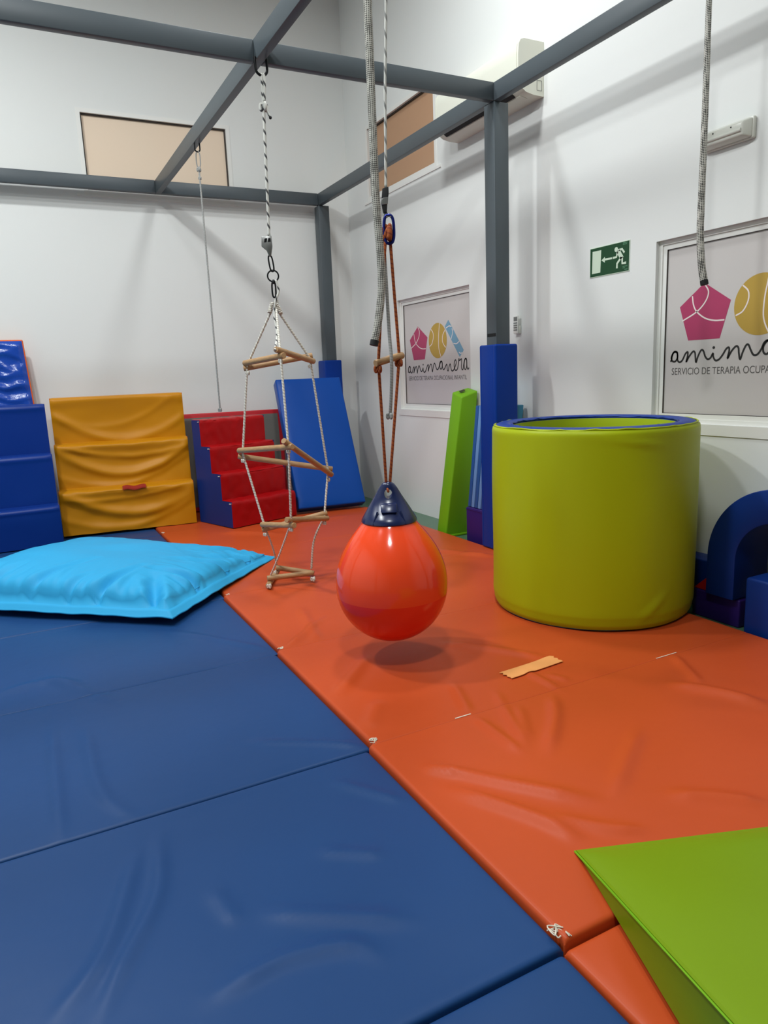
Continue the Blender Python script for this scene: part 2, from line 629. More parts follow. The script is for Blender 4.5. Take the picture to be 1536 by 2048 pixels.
def high_window(name, W, fn, blind):
    u0, u1, v0, v1 = W
    p = fn((u0 + u1) / 2, v0, 0.04)
    root = thing(name, p, kind='structure')
    part('window_frame', frame_geo(fn, u0, u1, v0, v1, 0.034, -0.004, 0.07), 'white_frame', root)
    part('gasket', frame_geo(fn, u0 + 0.034, u1 - 0.034, v0 + 0.034, v1 - 0.034, 0.011, 0.018, 0.06), 'gasket', root)
    part('blind', rect_prism(fn, u0 + 0.04, u1 - 0.04, v0 + 0.04, v1 - 0.04, 0.034, 0.046), blind, root)
    part('window_trim', rect_prism(fn, u0 - 0.06, u1 + 0.06, v0 - 0.022, v0 - 0.0005, -0.008, 0.004), 'white_frame', root)
    return root


high_window('window_3', W3, on_right, 'blind_tan')
high_window('window_4', W4, on_back, 'blind_cream')

# ------------------------------------------------------------------ ceiling lamps (behind and above the picture)
LAMP_WORDS = ['above the front of the blue mats', 'above the middle of the blue mats', 'above the rear of the blue mats', 'above the middle of the orange mats']
for (lx, ly, watts, rad), words in zip(LAMPS, LAMP_WORDS):
    t = thing('ceiling_lamp', (lx, ly, CEIL - 0.09), 'round white ceiling lamp ' + words, 'lamp', 'round ceiling lamps')
    part('housing', lathe([(0, 0.09), (rad + 0.04, 0.09), (rad + 0.04, 0.012), (rad + 0.02, 0.0), (rad + 0.004, 0.0), (rad + 0.004, 0.03), (0, 0.03)], (lx, ly, CEIL - 0.09), 32), 'plastic_white', t, 40)
    ld = bpy.data.lights.new('lamp_light', 'AREA')
    ld.shape = 'DISK'
    ld.size = rad * 2
    ld.energy = watts
    ld.color = LAMP_COLOR
    lo = bpy.data.objects.new('lamp_light', ld)
    col.objects.link(lo)
    lo.parent = t
    lo.location = (0, 0, 0.005)

# ------------------------------------------------------------------ steel frame
ZB, ZT = 2.885, 2.99
XP, PWID = 2.888, 0.11
YN, YB_ = 3.94, 6.81
YF = 1.07
XLB = -1.07
frame = thing('steel_frame', (1.4, 4.0, FL), 'grey painted steel tube frame carrying the hanging ropes', 'frame')


def beam(x0, x1, y0, y1, z0=ZB, z1=ZT, name='beam'):
    return part(name, rbox(x0, x1, y0, y1, z0, z1, 0.004, 2), 'steel', frame, 35)


G_ = 0.0008
for y in (YN, YB_, YF):
    beam(XP, XP + PWID, y, y + PWID, FL, ZB - 0.001, 'post')
    beam(XLB - PWID, XLB, y, y + PWID, FL, ZB - 0.001, 'post')
for y in (YN, YB_, YF):
    beam(XLB + G_, 1.352 - G_, y, y + 0.05)
    beam(1.402 + G_, XP - G_, y, y + 0.05)
for xa in (XLB - 0.05, 1.352, XP):
    beam(xa, xa + 0.05, YF, YB_ + 0.05)


def u_hook(x, y, w, drop, r=0.006, along_y=False):
    pts = []
    for k in range(13):
        a = math.pi + math.pi * k / 12
        pts.append((w * math.cos(a), drop - w + w * -math.sin(a) * -1))
    path = [(-w, 0.01)] + [(w * math.cos(math.pi + math.pi * k / 12), -(drop - w) + w * math.sin(math.pi + math.pi * k / 12)) for k in range(13)] + [(w, 0.01)]
    P = [(x, y + p[0], ZB + p[1]) if along_y else (x + p[0], y, ZB + p[1]) for p in path]
    g = tube(P, r, 8)
    return part('hook', (g[0], g[1]), 'black', frame, 60)


u_hook(1.377, 3.912, 0.032, 0.075, 0.007)
u_hook(1.377, 5.36, 0.018, 0.055, 0.005)
u_hook(1.377, 2.52, 0.03, 0.08, 0.007)
u_hook(2.913, 2.40, 0.03, 0.07, 0.007)
part('label_strip', box(XP - 0.001, XP, YN + 0.006, YN + 0.100, 1.462, 1.483), 'black', frame)


# ------------------------------------------------------------------ post pads (hollow, wrapped round the posts)
def post_pad(x, y, ztop, zbot, label):
    o = 0.038
    i = 0.003
    x0, x1, y0, y1 = x - o, x + PWID + o, y - o, y + PWID + o
    t = thing('post_pad', (x + PWID / 2, y + PWID / 2, zbot), label, 'pad', 'blue pads wrapped round the steel posts')
    a = o - i
    part('front_panel', rbox(x0, x1, y0, y0 + a, zbot, ztop, 0.014, 4), 'pad_blue', t, 40)
    part('rear_panel', rbox(x0, x1, y1 - a, y1, zbot, ztop, 0.014, 4), 'pad_blue', t, 40)
    part('side_panel', rbox(x0, x0 + a, y0 + a * 0.6, y1 - a * 0.6, zbot, ztop - 0.001, 0.012, 4), 'pad_blue', t, 40)
    part('side_panel', rbox(x1 - a, x1, y0 + a * 0.6, y1 - a * 0.6, zbot, ztop - 0.001, 0.012, 4), 'pad_blue', t, 40)
    return t


post_pad(XP, YN, 1.410, 0.018, 'blue vinyl pad round the steel post beside the lime barrel')
post_pad(XP, YB_, 1.405, FL, 'blue vinyl pad round the corner post behind the leaning blue slab')

# ------------------------------------------------------------------ floor mats
ORANGE_FOLDS = [
    ([(1.047, 1.806), (1.184, 1.607), (1.354, 1.386)], 0.009, 0.028),
    ([(1.029, 1.673), (1.162, 1.405), (1.194, 1.266)], 0.009, 0.025),
    ([(1.351, 2.003), (1.338, 1.707)], 0.007, 0.02),
    ([(1.535, 2.12), (1.369, 1.721)], 0.006, 0.018),
    ([(1.539, 1.988), (1.409, 1.761)], 0.005, 0.018),
    ([(1.708, 1.99), (1.58, 1.829), (1.407, 1.665)], 0.008, 0.022),
    ([(1.787, 1.637), (1.407, 1.379)], 0.006, 0.025),
    ([(2.145, 1.83), (2.245, 1.672), (2.297, 1.513)], 0.01, 0.03),
    ([(1.549, 1.306), (1.667, 1.223), (1.753, 1.135)], 0.008, 0.03),
    ([(1.631, 2.661), (1.795, 2.446), (1.917, 2.26)], 0.008, 0.03),
    ([(1.436, 2.281), (1.346, 2.02)], 0.006, 0.02),
    ([(2.399, 2.039), (2.25, 1.763)], 0.006, 0.02),
    ([(1.186, 1.415), (1.279, 1.297), (1.375, 1.212)], 0.007, 0.022),
    ([(1.282, 2.725), (0.992, 2.422)], 0.008, 0.03),
    ([(1.122, 2.304), (0.976, 2.118)], 0.005, 0.03),
    ([(1.027, 1.804), (1.1, 1.713)], 0.006, 0.02),
    ([(1.263, 3.54), (1.144, 2.965)], 0.006, 0.025),
    ([(1.314, 3.31), (1.001, 3.015)], 0.008, 0.02),
    ([(1.42, 5.75), (1.78, 5.38)], 0.012, 0.05),
    ([(1.845, 5.536), (2.58, 5.746)], 0.01, 0.05),
    ([(2.50, 4.20), (2.77, 3.80)], 0.010, 0.035),
    ([(1.747, 2.209), (1.758, 1.98)], 0.006, 0.018),
    ([(1.799, 2.146), (1.845, 2.048)], 0.005, 0.015),
]
BLUE_FOLDS = [
    ([(-0.018, 2.775), (-0.026, 2.017)], 0.006, 0.02),
    ([(0.094, 2.705), (0.097, 2.241), (0.173, 2.031)], 0.006, 0.022),
    ([(0.591, 2.276), (0.774, 2.16), (0.926, 2.047)], 0.006, 0.018),
    ([(0.745, 1.908), (0.89, 1.693)], 0.005, 0.02),
    ([(0.578, 1.616), (0.728, 1.514)], 0.005, 0.02),
    ([(0.218, 1.916), (0.175, 1.674), (0.066, 1.479), (0.005, 1.356)], 0.006, 0.018),
    ([(0.157, 1.879), (0.037, 1.542), (-0.079, 1.404)], 0.006, 0.02),
    ([(0.215, 1.299), (0.374, 1.319), (0.519, 1.283), (0.567, 1.217)], 0.007, 0.022),
    ([(0.372, 1.48), (0.676, 1.282)], 0.006, 0.025),
    ([(-0.021, 3.301), (0.229, 2.877)], 0.007, 0.03),
    ([(0.579, 3.609), (0.944, 3.067)], 0.005, 0.02),
    ([(-0.191, 3.25), (0.0, 3.245), (0.13, 3.121)], 0.006, 0.03),
    ([(0.294, 1.627), (0.324, 1.466)], 0.004, 0.02),
]
FOLD_GAIN = 1.8


def prep_folds(F):
    out = []
    for pts, h, w in F:
        P = [Vector((p[0], p[1])) for p in (catmull2(pts, 6) if len(pts) > 2 else pts)]
        L = [0.0]
        for a, b in zip(P[:-1], P[1:]):
            L.append(L[-1] + (b - a).length)
        bb = (min(p.x for p in P) - 3 * w, max(p.x for p in P) + 3 * w, min(p.y for p in P) - 3 * w, max(p.y for p in P) + 3 * w)
        out.append((P, L, h, w, bb))
    return out


OF, BF = prep_folds(ORANGE_FOLDS), prep_folds(BLUE_FOLDS)


def clear_of_ramp(x, y):
    dx, dy = x - 1.151, y - 1.253
    a, b = dx * 0.938 - dy * 0.345, -dx * 0.345 - dy * 0.938
    return max(0.0, min(1.0, max(-a, -b) / 0.05))


def fold_height(F, x, y):
    z = 0.0
    p = Vector((x, y))
    for P, L, h, w, bb in F:
        if not (bb[0] < x < bb[1] and bb[2] < y < bb[3]):
            continue
        best, bt = 9e9, 0
        for i in range(len(P) - 1):
            d = P[i + 1] - P[i]
            t = max(0.0, min(1.0, (p - P[i]).dot(d) / max(1e-9, d.length_squared)))
            q = (p - P[i] - d * t).length
            if q < best:
                best, bt = q, (L[i] + d.length * t) / L[-1]
        end = min(1.0, 4.0 * bt + 0.15, 4.0 * (1 - bt) + 0.15)
        z += h * end * math.exp(-(best / w) ** 2)
    return z * FOLD_GAIN * clear_of_ramp(x, y)


def gym_mat(x0, x1, y0, y1, top, folds, mat, label, group, seed, waves=0.006, ry0=0.006, ry1=0.006):
    step = 0.0135 if y0 < 3.5 else 0.022
    r = 0.014

    def axis(a, b):
        n = int(round((b - a - 2 * r) / step))
        mid = [a + r + (b - a - 2 * r) * k / n for k in range(n + 1)]
        e = [0.0, 0.12, 0.35, 0.65]
        return [a + r * k for k in e] + mid + [b - r * k for k in e[::-1]]
    X, Y = axis(x0, x1), axis(y0, y1)
    nx, ny = len(X), len(Y)
    rnd = random.Random(seed)
    ox, oy = rnd.uniform(0, 50), rnd.uniform(0, 50)
    V = []
    for y in Y:
        for x in X:
            dx = min(x - x0, x1 - x)
            dy = min(y - y0, y1 - y)
            drop = 0.0
            for d, k in ((dx, 1.0), (dy, (ry0 if y - y0 < y1 - y else ry1) / r)):
                if d < r:
                    q = 1 - d / r
                    drop += k * r * (1 - math.sqrt(max(0.0, 1 - q * q)))
            e = min(1.0, min(dx, dy) / 0.05) * clear_of_ramp(x, y)
            n1 = noise.noise(Vector((x * 1.6 + ox, y * 1.6 + oy, 0.3)))
            n2 = noise.noise(Vector((x * 4.0 + oy, y * 4.0 + ox, 2.3)))
            z = top - min(drop, r) + e * (waves * n1 + waves * 0.5 * n2) + (0.35 + 0.65 * e) * fold_height(folds, x, y)
            V.append(Vector((x, y, z)))
    F = []
    for j in range(ny - 1):
        for i in range(nx - 1):
            a = j * nx + i
            F.append([a, a + 1, a + nx + 1, a + nx])
    rim = [i for i in range(nx)] + [j * nx + nx - 1 for j in range(1, ny)] + [(ny - 1) * nx + i for i in range(nx - 2, -1, -1)] + [j * nx for j in range(ny - 2, 0, -1)]
    b0 = len(V)
    for k in rim:
        V.append(Vector((V[k].x, V[k].y, FL)))
    m = len(rim)
    for k in range(m):
        j = (k + 1) % m
        F.append([rim[j], rim[k], b0 + k, b0 + j])
    F.append([b0 + k for k in range(m)][::-1])
    return part('gym_mat', (V, F), mat, None, 50, label, 'mat', group)


ROWS = [(0.06, 1.036), (1.044, 2.016), (2.019, 3.0065), (3.008, 3.997), (4.0, 5.017), (5.02, 6.036), (6.040, 6.94)]
SOFT = [(0.01, 0.010), (0.010, 0.008), (0.008, 0.003), (0.003, 0.006), (0.006, 0.006), (0.006, 0.008), (0.008, 0.008)]
blue_words = ['blue vinyl floor mat at the bottom edge, left of the green ramp',
              'large blue floor mat filling the lower left foreground',
              'blue floor mat between two seams, in front of the light blue cushion',
              'blue floor mat lying under the front edge of the light blue cushion',
              'blue floor mat hidden mostly under the middle of the light blue cushion',
              'blue floor mat between the light blue cushion and the blue stairs',
              'blue floor mat under the yellow stairs by the back wall']
orange_words = ['orange floor mat nearest the bottom edge, partly under the green ramp',
                'orange floor mat in the foreground behind the green ramp',
                'orange floor mat with the peach tape, under the buoy and lime barrel',
                'orange floor mat just behind the hanging buoy, before the ladder end',
                'orange floor mat under the bottom rung of the rope ladder',
                'orange floor mat in front of the red stairs',
                'orange floor mat under the red stairs by the back wall']
XS = [0.925, 0.933, 0.948, 0.962, 0.975, 0.982, 0.985]
OROWS = [(0.06, 1.036), (1.044, 2.0185), (2.019, 3.0075), (3.008, 4.0), (4.0005, 5.018), (5.0185, 6.037), (6.0375, 6.94)]
mats = {}
for k, (y0, y1) in enumerate(ROWS):
    xs = XS[k]
    mats['b', k] = gym_mat(-1.05, xs - 0.004, y0, y1, 0.0 if k else -0.004, BF, 'blue_mat', blue_words[k], 'blue floor mats', 10 + k, 0.006 if k < 5 else 0.002, *SOFT[k])
    y0, y1 = OROWS[k]
    mats['o', k] = gym_mat(xs, 2.845 if k == 6 else 2.882, y0, y1, 0.015 if k else 0.0, OF, 'orange_mat', orange_words[k], 'orange floor mats', 40 + k, 0.007 if k < 5 else 0.002, *(SOFT[k] if k < 1 else (0.010 if k == 1 else 0.0012, 0.0012)))


def squiggle(cx_, cy_, z, size, seed, n=4):
    rnd = random.Random(seed)
    gs = []
    for _ in range(n):
        pts = [(cx_ + rnd.uniform(-1, 1) * size, cy_ + rnd.uniform(-1, 1) * size, z + rnd.uniform(0.0, 1) * size * 0.4) for _ in range(4)]
        g = tube(catmull(pts, 5), 0.0016, 5)
        gs.append((g[0], g[1]))
    return join(*gs)


for k, (tx, ty, s) in {1: (0.925, 1.045, 0.022), 2: (0.95, 2.02, 0.016), 3: (0.962, 3.01, 0.014), 4: (0.978, 4.0, 0.012), 6: (0.985, 6.04, 0.016)}.items():
    part('tie_thread', squiggle(tx + 0.012, ty + s + 0.002, 0.012, s, k, 5), 'thread', mats['o', k], 60, label='frayed white tie thread')
part('worn_line', box(1.285, 1.352, 2.0225, 2.027, 0.0125, 0.0165), 'thread', mats['o', 2])
part('worn_line', box(2.30, 2.42, 2.0225, 2.026, 0.0125, 0.0165), 'thread', mats['o', 2])

# peach tape on the orange mat, following its folds
from mathutils import kdtree
mo = mats['o', 2]
kd = kdtree.KDTree(len(mo.data.vertices))
for v in mo.data.vertices:
    w_ = v.co + mo.location
    kd.insert((w_.x, w_.y, 0 if w_.z > 0.03 else 9), v.index)
kd.balance()


def mat_z(x, y):
    near = kd.find_n((x, y, 0), 6)
    ws = [(1 / (d + 0.004), mo.data.vertices[i].co.z + mo.location.z - DZ) for _, i, d in near]
    return sum(a * b for a, b in ws) / sum(a for a, b in ws)


def tape_fn(i, j):
    a, b = Vector((1.652, 2.212)), Vector((1.935, 2.232))
    d = (b - a).normalized()
    nn = Vector((-d.y, d.x))
    w = 0.036
    jag = 0.006 * math.sin(j * 17) if (i in (0.0, 1.0)) else 0.0
    p = a.lerp(b, i) + nn * (j - 0.5) * 2 * w + d * jag
    return (p.x, p.y, mat_z(p.x, p.y) + 0.0062)


tg = grid(26, 7, tape_fn)
n0 = len(tg[0])
tv = list(tg[0]) + [v - Vector((0, 0, 0.0025)) for v in tg[0]]
tf = list(tg[1]) + [[q + n0 for q in f][::-1] for f in tg[1]]
rim = list(range(26)) + [j * 26 + 25 for j in range(1, 7)] + [6 * 26 + i for i in range(24, -1, -1)] + [j * 26 for j in range(5, 0, -1)]
for k in range(len(rim)):
    a, b = rim[k], rim[(k + 1) % len(rim)]
    tf.append([a, a + n0, b + n0, b])
part('tape_strip', (tv, tf), 'tape', None, 50, 'peach coloured strip of tape stuck on the orange mat', 'tape')

# ------------------------------------------------------------------ green ramp in the foreground
P0 = Vector((1.151, 1.253, 0.0))
RU = Vector((0.938, -0.345, 0.0))
RV = Vector((-0.345, -0.938, 0.0))


def ramp_pt(a, b, z):
    p = P0 + RU * a + RV * b
    return (p.x, p.y, z)


def ramp_top(b):
    return 0.024 + 0.245 * b


RW, RL = 0.95, 1.15
ramp = thing('foam_ramp', ramp_pt(RW / 2, RL / 2, 0.019), 'bright green foam ramp lying in the lower right corner', 'ramp')


def ramp_fn(i, j):
    a, b = RW * i, RL * j
    e = min(i, 1 - i, j * 1.2, 1 - j) * 12
    ed = max(0.0, min(1.0, e))
    z = ramp_top(b) + 0.010 * math.sqrt(ed) - 0.006 + 0.006 * ed * noise.noise(Vector((a * 3.2, b * 3.2, 4.0)))
    o = 0.004 * noise.noise(Vector((a * 7, b * 7, 9)))
    return ramp_pt(a + o * (1 - ed), b, z)


part('top_cover', grid(50, 60, ramp_fn), 'green', ramp, 180)
prof = [(0, 0.019), (RL, 0.019), (RL, ramp_top(RL) - 0.004), (0, 0.021)]
part('body', prism(prof, lambda u, v, w: ramp_pt(w, u, v), 0.003, RW - 0.003), 'green', ramp)
g = tube([ramp_pt(0.0, RL * k / 40, ramp_top(RL * k / 40) - 0.006) for k in range(41)], 0.003, 6)
part('piping', (g[0], g[1]), 'slab_green', ramp, 60)

# ------------------------------------------------------------------ lime barrel
BC, BR, BH = (2.631, 2.775), 0.511, 0.945
BASE = 0.022
barrel = thing('foam_barrel', (BC[0], BC[1], BASE), 'lime green hollow foam barrel with a blue top ring', 'barrel')


def barrel_side(i, j):
    th = 2 * math.pi * i
    z = BASE + BH * j
    r = BR
    if j < 0.06:
        r -= 0.018 * (1 - j / 0.06) ** 2
    if j > 0.975:
        r -= 0.02 * ((j - 0.975) / 0.025) ** 2
    px, py = math.cos(th), math.sin(th)
    r += 0.004 * noise.noise(Vector((px * 2.5, py * 2.5, z * 2.2)))
    r += -0.004 * math.exp(-((j - 0.045) / 0.012) ** 2)
    # slack folds near the bottom and the top rim, on the side that faces the room
    ang = (math.degrees(th) - 225 + 540) % 360 - 180
    r += 0.009 * math.exp(-(((ang - 30) * 0.008 - (j - 0.055) * 0.9) / 0.018) ** 2) * math.exp(-((j - 0.11) / 0.06) ** 2)
    r += 0.006 * math.exp(-((j - 0.93 + (ang - 25) * 0.0012) / 0.012) ** 2) * math.exp(-((ang - 25) / 14) ** 2)
    return (BC[0] + r * px, BC[1] + r * py, z)


part('outer_cover', grid(121, 70, barrel_side), 'lime', barrel, 180)
part('ring_top', lathe([(0.405, BH - 0.012), (0.415, BH + 0.001), (0.44, BH + 0.006), (0.475, BH + 0.004), (0.493, BH - 0.004)], (BC[0], BC[1], BASE), 96), 'ring_blue', barrel, 180)
part('inner_cover', lathe([(0.405, BH - 0.012), (0.400, BH - 0.05), (0.400, 0.0)], (BC[0], BC[1], BASE), 96), 'lime_in', barrel, 180)
part('bottom_ring', lathe([(0.400, 0.0), (0.494, 0.0)], (BC[0], BC[1], BASE), 96), 'dark_blue', barrel, 180)
for rr, nm in ((0.497, 'rim_seam'), (0.407, 'rim_seam')):
    pts = []
    for k in range(120):
        th = 2 * math.pi * k / 120
        pts.append((BC[0] + rr * math.cos(th), BC[1] + rr * math.sin(th), BASE + BH - 0.003 + 0.006 * noise.noise(Vector((math.cos(th) * 9, math.sin(th) * 9, rr * 5)))))
    g = tube(pts, 0.004, 6, closed=True)
    part(nm, (g[0], g[1]), 'lime' if rr > 0.45 else 'ring_blue', barrel, 180)

# ------------------------------------------------------------------ light blue cushion
CA, CB = Vector((0.607, 3.673)), Vector((1.511, 4.681))
CE1 = (CB - CA).normalized()
CE2 = Vector((-CE1.y, CE1.x))
CS1, CS2 = 1.354, 1.65
cush = thing('floor_cushion', ((CA + CE1 * 0.68 + CE2 * 0.68).x, (CA + CE1 * 0.68 + CE2 * 0.68).y, 0.006), 'large light blue floor cushion lying on the blue mats', 'cushion')


CREASES = [(-0.93, -0.30, -0.45, -0.42, 0.045, 0.030), (-0.93, 0.34, -0.35, 0.12, 0.030, 0.028), (-0.90, -0.80, -0.62, -0.62, 0.060, 0.040),
           (-0.45, -0.93, -0.50, -0.55, 0.045, 0.035), (0.10, -0.93, -0.12, -0.55, 0.035, 0.040), (0.55, -0.93, 0.20, -0.60, 0.035, 0.035),
           (0.93, -0.70, 0.45, -0.45, 0.030, 0.035), (-0.93, -0.02, -0.70, -0.08, 0.030, 0.025), (-0.93, 0.75, -0.6, 0.62, 0.03, 0.03)]


CREASES = [(a0, (b0 + 1) * 0.824 - 1 if b0 > -0.9 else b0, a1, (b1 + 1) * 0.824 - 1, dp, wd) for a0, b0, a1, b1, dp, wd in CREASES]


def cushion_pt(a, b, side):
    """a, b in [-1, 1]; side +1 upper, -1 lower"""
    m = 0.93
    aa, bb = min(1.0, abs(a) / m), min(1.0, abs(b) / m)
    body = max(0.0, (1 - aa ** 3.2) * (1 - bb ** 3.2)) ** 0.42
    e1, e2 = 1 - aa, 1 - bb
    cr = 0.0
    if body > 0:
        # puckers that run in from the seams, then a few long creases
        for e, tcoord, sgn in ((e1, b, a), (e2, a, b)):
            n1 = noise.noise(Vector((tcoord * 9.0, 3.1 if sgn > 0 else -3.1, e * 2.0 + sgn)))
            n2 = noise.noise(Vector((tcoord * 20.0, 5.7 if sgn > 0 else -5.7, e * 3.0)))
            cr += (0.050 * (0.35 - abs(n1)) + 0.020 * n2) * math.exp(-e / 0.16) * min(1.0, body * 1.8) * (0.35 if sgn > 0 else 1.0)
        cr += 0.016 * noise.noise(Vector((a * 2.0 + 5, b * 2.0, 1.0))) * body
        for (a0, b0, a1, b1, dp, wd) in CREASES:
            dx, dy = a1 - a0, b1 - b0
            t = max(0.0, min(1.0, ((a - a0) * dx + (b - b0) * dy) / (dx * dx + dy * dy)))
            q = math.hypot(a - a0 - dx * t, b - b0 - dy * t)
            cr -= dp * (1 - 0.85 * t) * math.exp(-(q / wd) ** 2)
            cr += 0.5 * dp * (1 - 0.85 * t) * math.exp(-((q - 2.2 * wd) / wd) ** 2)
    H = 0.128 + 0.030 * b - 0.040 * a
    flat_tip = max(0.0, (a - b) * 0.5 - 0.35)
    tipk = 1 - 0.55 * min(1, flat_tip / 0.65)
    H *= tipk
    zs_ = 0.092 * tipk + 0.010 * noise.noise(Vector((a * 3, b * 3, 5)))
    out = max(0.0, max(abs(a), abs(b)) - m) / (1 - m)
    zf = zs_ * (1 - 0.52 * out) - 0.014 * math.exp(-((out - 0.12) / 0.14) ** 2) * (1 if out > 0 else 0) + 0.010 * out * noise.noise(Vector((a * 6, b * 6, 11)))
    if side > 0:
        z = zf + 0.003 + H * body + cr
    else:
        z = max(0.008, zf - 0.003 - 0.12 * body)
    pull = 0.012 * noise.noise(Vector((a * 5, b * 5, 8)))
    p = CA + CE1 * (CS1 * (a + 1) / 2) + CE2 * (CS2 * (b + 1) / 2)
    q = p + CE1 * pull * (1 - e2) + CE2 * pull * (1 - e1)
    return (q.x, q.y, z)


NCU = 141
up_ = grid(NCU, NCU, lambda i, j: cushion_pt(i * 2 - 1, j * 2 - 1, 1))
lo_ = grid(NCU, NCU, lambda i, j: cushion_pt(i * 2 - 1, j * 2 - 1, -1))
part('upper_panel', up_, 'cushion', cush, 180)
part('lower_panel', (lo_[0], [f[::-1] for f in lo_[1]]), 'cushion', cush, 180)
edge = [cushion_pt(t, -1, 1) for t in [k / 30 - 1 for k in range(60)]] + [cushion_pt(1, t, 1) for t in [k / 30 - 1 for k in range(60)]] + \
       [cushion_pt(-t, 1, 1) for t in [k / 30 - 1 for k in range(60)]] + [cushion_pt(-1, -t, 1) for t in [k / 30 - 1 for k in range(60)]]
g = tube([(p[0], p[1], p[2] - 0.004) for p in edge], 0.0055, 6, closed=True)
part('edge_seam', (g[0], g[1]), 'cushion', cush, 180)
seam = [cushion_pt(t * 0.93, -0.93, 1) for t in [k / 30 - 1 for k in range(61)]]
seam2 = [cushion_pt(0.93, t * 0.93, 1) for t in [k / 30 - 1 for k in range(61)]]
for sm in (seam, seam2):
    g = tube([(p[0], p[1], p[2] + 0.001) for p in sm], 0.0025, 5)
    part('stitch_line', (g[0], g[1]), 'cushion', cush, 180)


# ------------------------------------------------------------------ foam stairs
def stairs(name, label, origin, wdir, width, dirs_z, treads, depth_top, cover_mat, side_mat, z0, fold=None, step_mats=None, inset_d=0.012):
    """origin: front bottom left corner; wdir: unit width direction; risers and treads climb away from the viewer"""
    W = Vector((wdir[0], wdir[1], 0)).normalized()
    D = Vector((-W.y, W.x, 0))
    O = Vector((origin[0], origin[1], 0))
    t = thing(name, (origin[0] + W.x * width / 2, origin[1] + W.y * width / 2, z0), label, 'stairs')

    def P(w, d, z):
        q = O + W * w + D * d
        return (q.x, q.y, z)
    prof = [(0, z0)]
    d, z = 0.0, z0
    rect = []
    for k, (rz, td) in enumerate(zip(dirs_z, treads)):
        zt = z + rz
        rect.append((d, z, zt, td))
        prof += [(d, zt), (d + td, zt)]
        d, z = d + td, zt
    prof.append((d, z0))
    inset = [(a + inset_d, b) if i < len(prof) - 1 else (a, b) for i, (a, b) in enumerate(prof)]
    inset = [(a, b if b <= z0 else b - inset_d) for a, b in inset]
    part('body', prism(inset, lambda u, v, w: P(w, u, v), 0.004, width - 0.004), side_mat, t)
    for s in (0.0, width - 0.005):
        part('side_panel', prism(prof, lambda u, v, w: P(w, u, v), s, s + 0.005), side_mat, t)
    for k, (d0, za, zb, td) in enumerate(rect):
        R = 0.012
        H = zb - za

        def f(i, j, d0=d0, za=za, zb=zb, td=td, H=H, k=k):
            w = width * i
            s = 2 * i - 1
            Ltot = H + td
            q = j * Ltot
            if q < H:
                dd, zz, nd, nz = d0, za + q, -1.0, 0.0
                near = max(0.0, 1 - (H - q) / 0.03)
            else:
                dd, zz, nd, nz = d0 + (q - H), zb, 0.0, 1.0
                near = max(0.0, 1 - (q - H) / 0.03)
            off = 0.004
            if fold:
                o2, dz = fold(s, q / H if q < H else 1.0, k, (q - H) / td if q >= H else 0.0)
                off += o2
                zz += dz
            dd += near * near * 0.010 * (1 if q < H else 0)
            zz -= near * near * 0.010 * (1 if q >= H else 0)
            edge_f = min(1.0, min(i, 1 - i) * width / 0.02)
            off *= 0.3 + 0.7 * edge_f
            return P(w * 1.0, dd + nd * off, zz + nz * off)
        part('step', grid(49, 40, f), (step_mats[k] if step_mats else cover_mat), t, 180)
    return t, P


def yellow_fold(s, q, k, tr):
    o = 0.0
    u = 1 - s * s
    if q < 1.0:
        arcs = ([(0.40, 0.50, 0.12, 0.036, 0.12), (0.10, 0.42, 0.08, 0.016, -0.15), (0.74, 0.20, 0.06, 0.012, -0.3)],
                [(0.28, 0.60, 0.11, 0.038, 0.02), (0.66, 0.28, 0.07, 0.020, 0.18), (0.02, 0.45, 0.07, 0.014, -0.2)],
                [(0.04, 0.55, 0.10, 0.024, 0.08), (0.34, 0.55, 0.08, 0.008, -0.25)])[k]
        for t0, c, sg, A, s0 in arcs:
            sk = s - s0
            o += A * math.exp(-((q - (t0 + c * (sk * sk) - 0.02)) / sg) ** 2) * (0.25 + 0.75 * u ** 0.5) * (0.8 + 0.5 * noise.noise(Vector((s * 2.2, t0 * 9, k * 3.0))))
        o -= 0.03 * u * math.sin(math.pi * min(1, q)) * (1.0 if k < 2 else 0.7)
        o += 0.006 * noise.noise(Vector((s * 3, q * 3, k * 5.0)))
        o += 0.012 * (1 - u) * math.exp(-((q - 0.9) / 0.12) ** 2)
    dz = -0.022 * u * max(0.0, (q - 0.75) / 0.25) * (1 - tr) + 0.005 * noise.noise(Vector((s * 6, k, 2.2))) * (1 - tr)
    if k == 2:
        dz *= 0.3
    return o, dz


def calm_fold(s, q, k, tr):
    o = 0.004 * noise.noise(Vector((s * 2.5, q * 2.0, k * 3.0 + 1)))
    o += 0.006 * math.exp(-((q - 0.93) / 0.05) ** 2) * (1 - tr)
    return o, -0.005 * (1 - s * s) * max(0.0, (q - 0.8) / 0.2) * (1 - tr)


def red_fold(s, q, k, tr):
    o = 0.006 * noise.noise(Vector((s * 3.0, q * 1.6, k * 3.0 + 8))) + 0.004 * noise.noise(Vector((s * 7.0, q * 3, k)))
    return o, -0.006 * (1 - s * s) * max(0.0, (q - 0.8) / 0.2) * (1 - tr)


zs = 0.021
yel, yP = stairs('foam_stairs', 'yellow foam stairs with orange sides against the back wall', (0.254, 6.410), (0.9937, -0.112), 1.086,
                 (0.375, 0.375, 0.385), (0.15, 0.14, 0.11), 0.11, 'yellow', 'orange_side', zs, yellow_fold, None, 0.06)
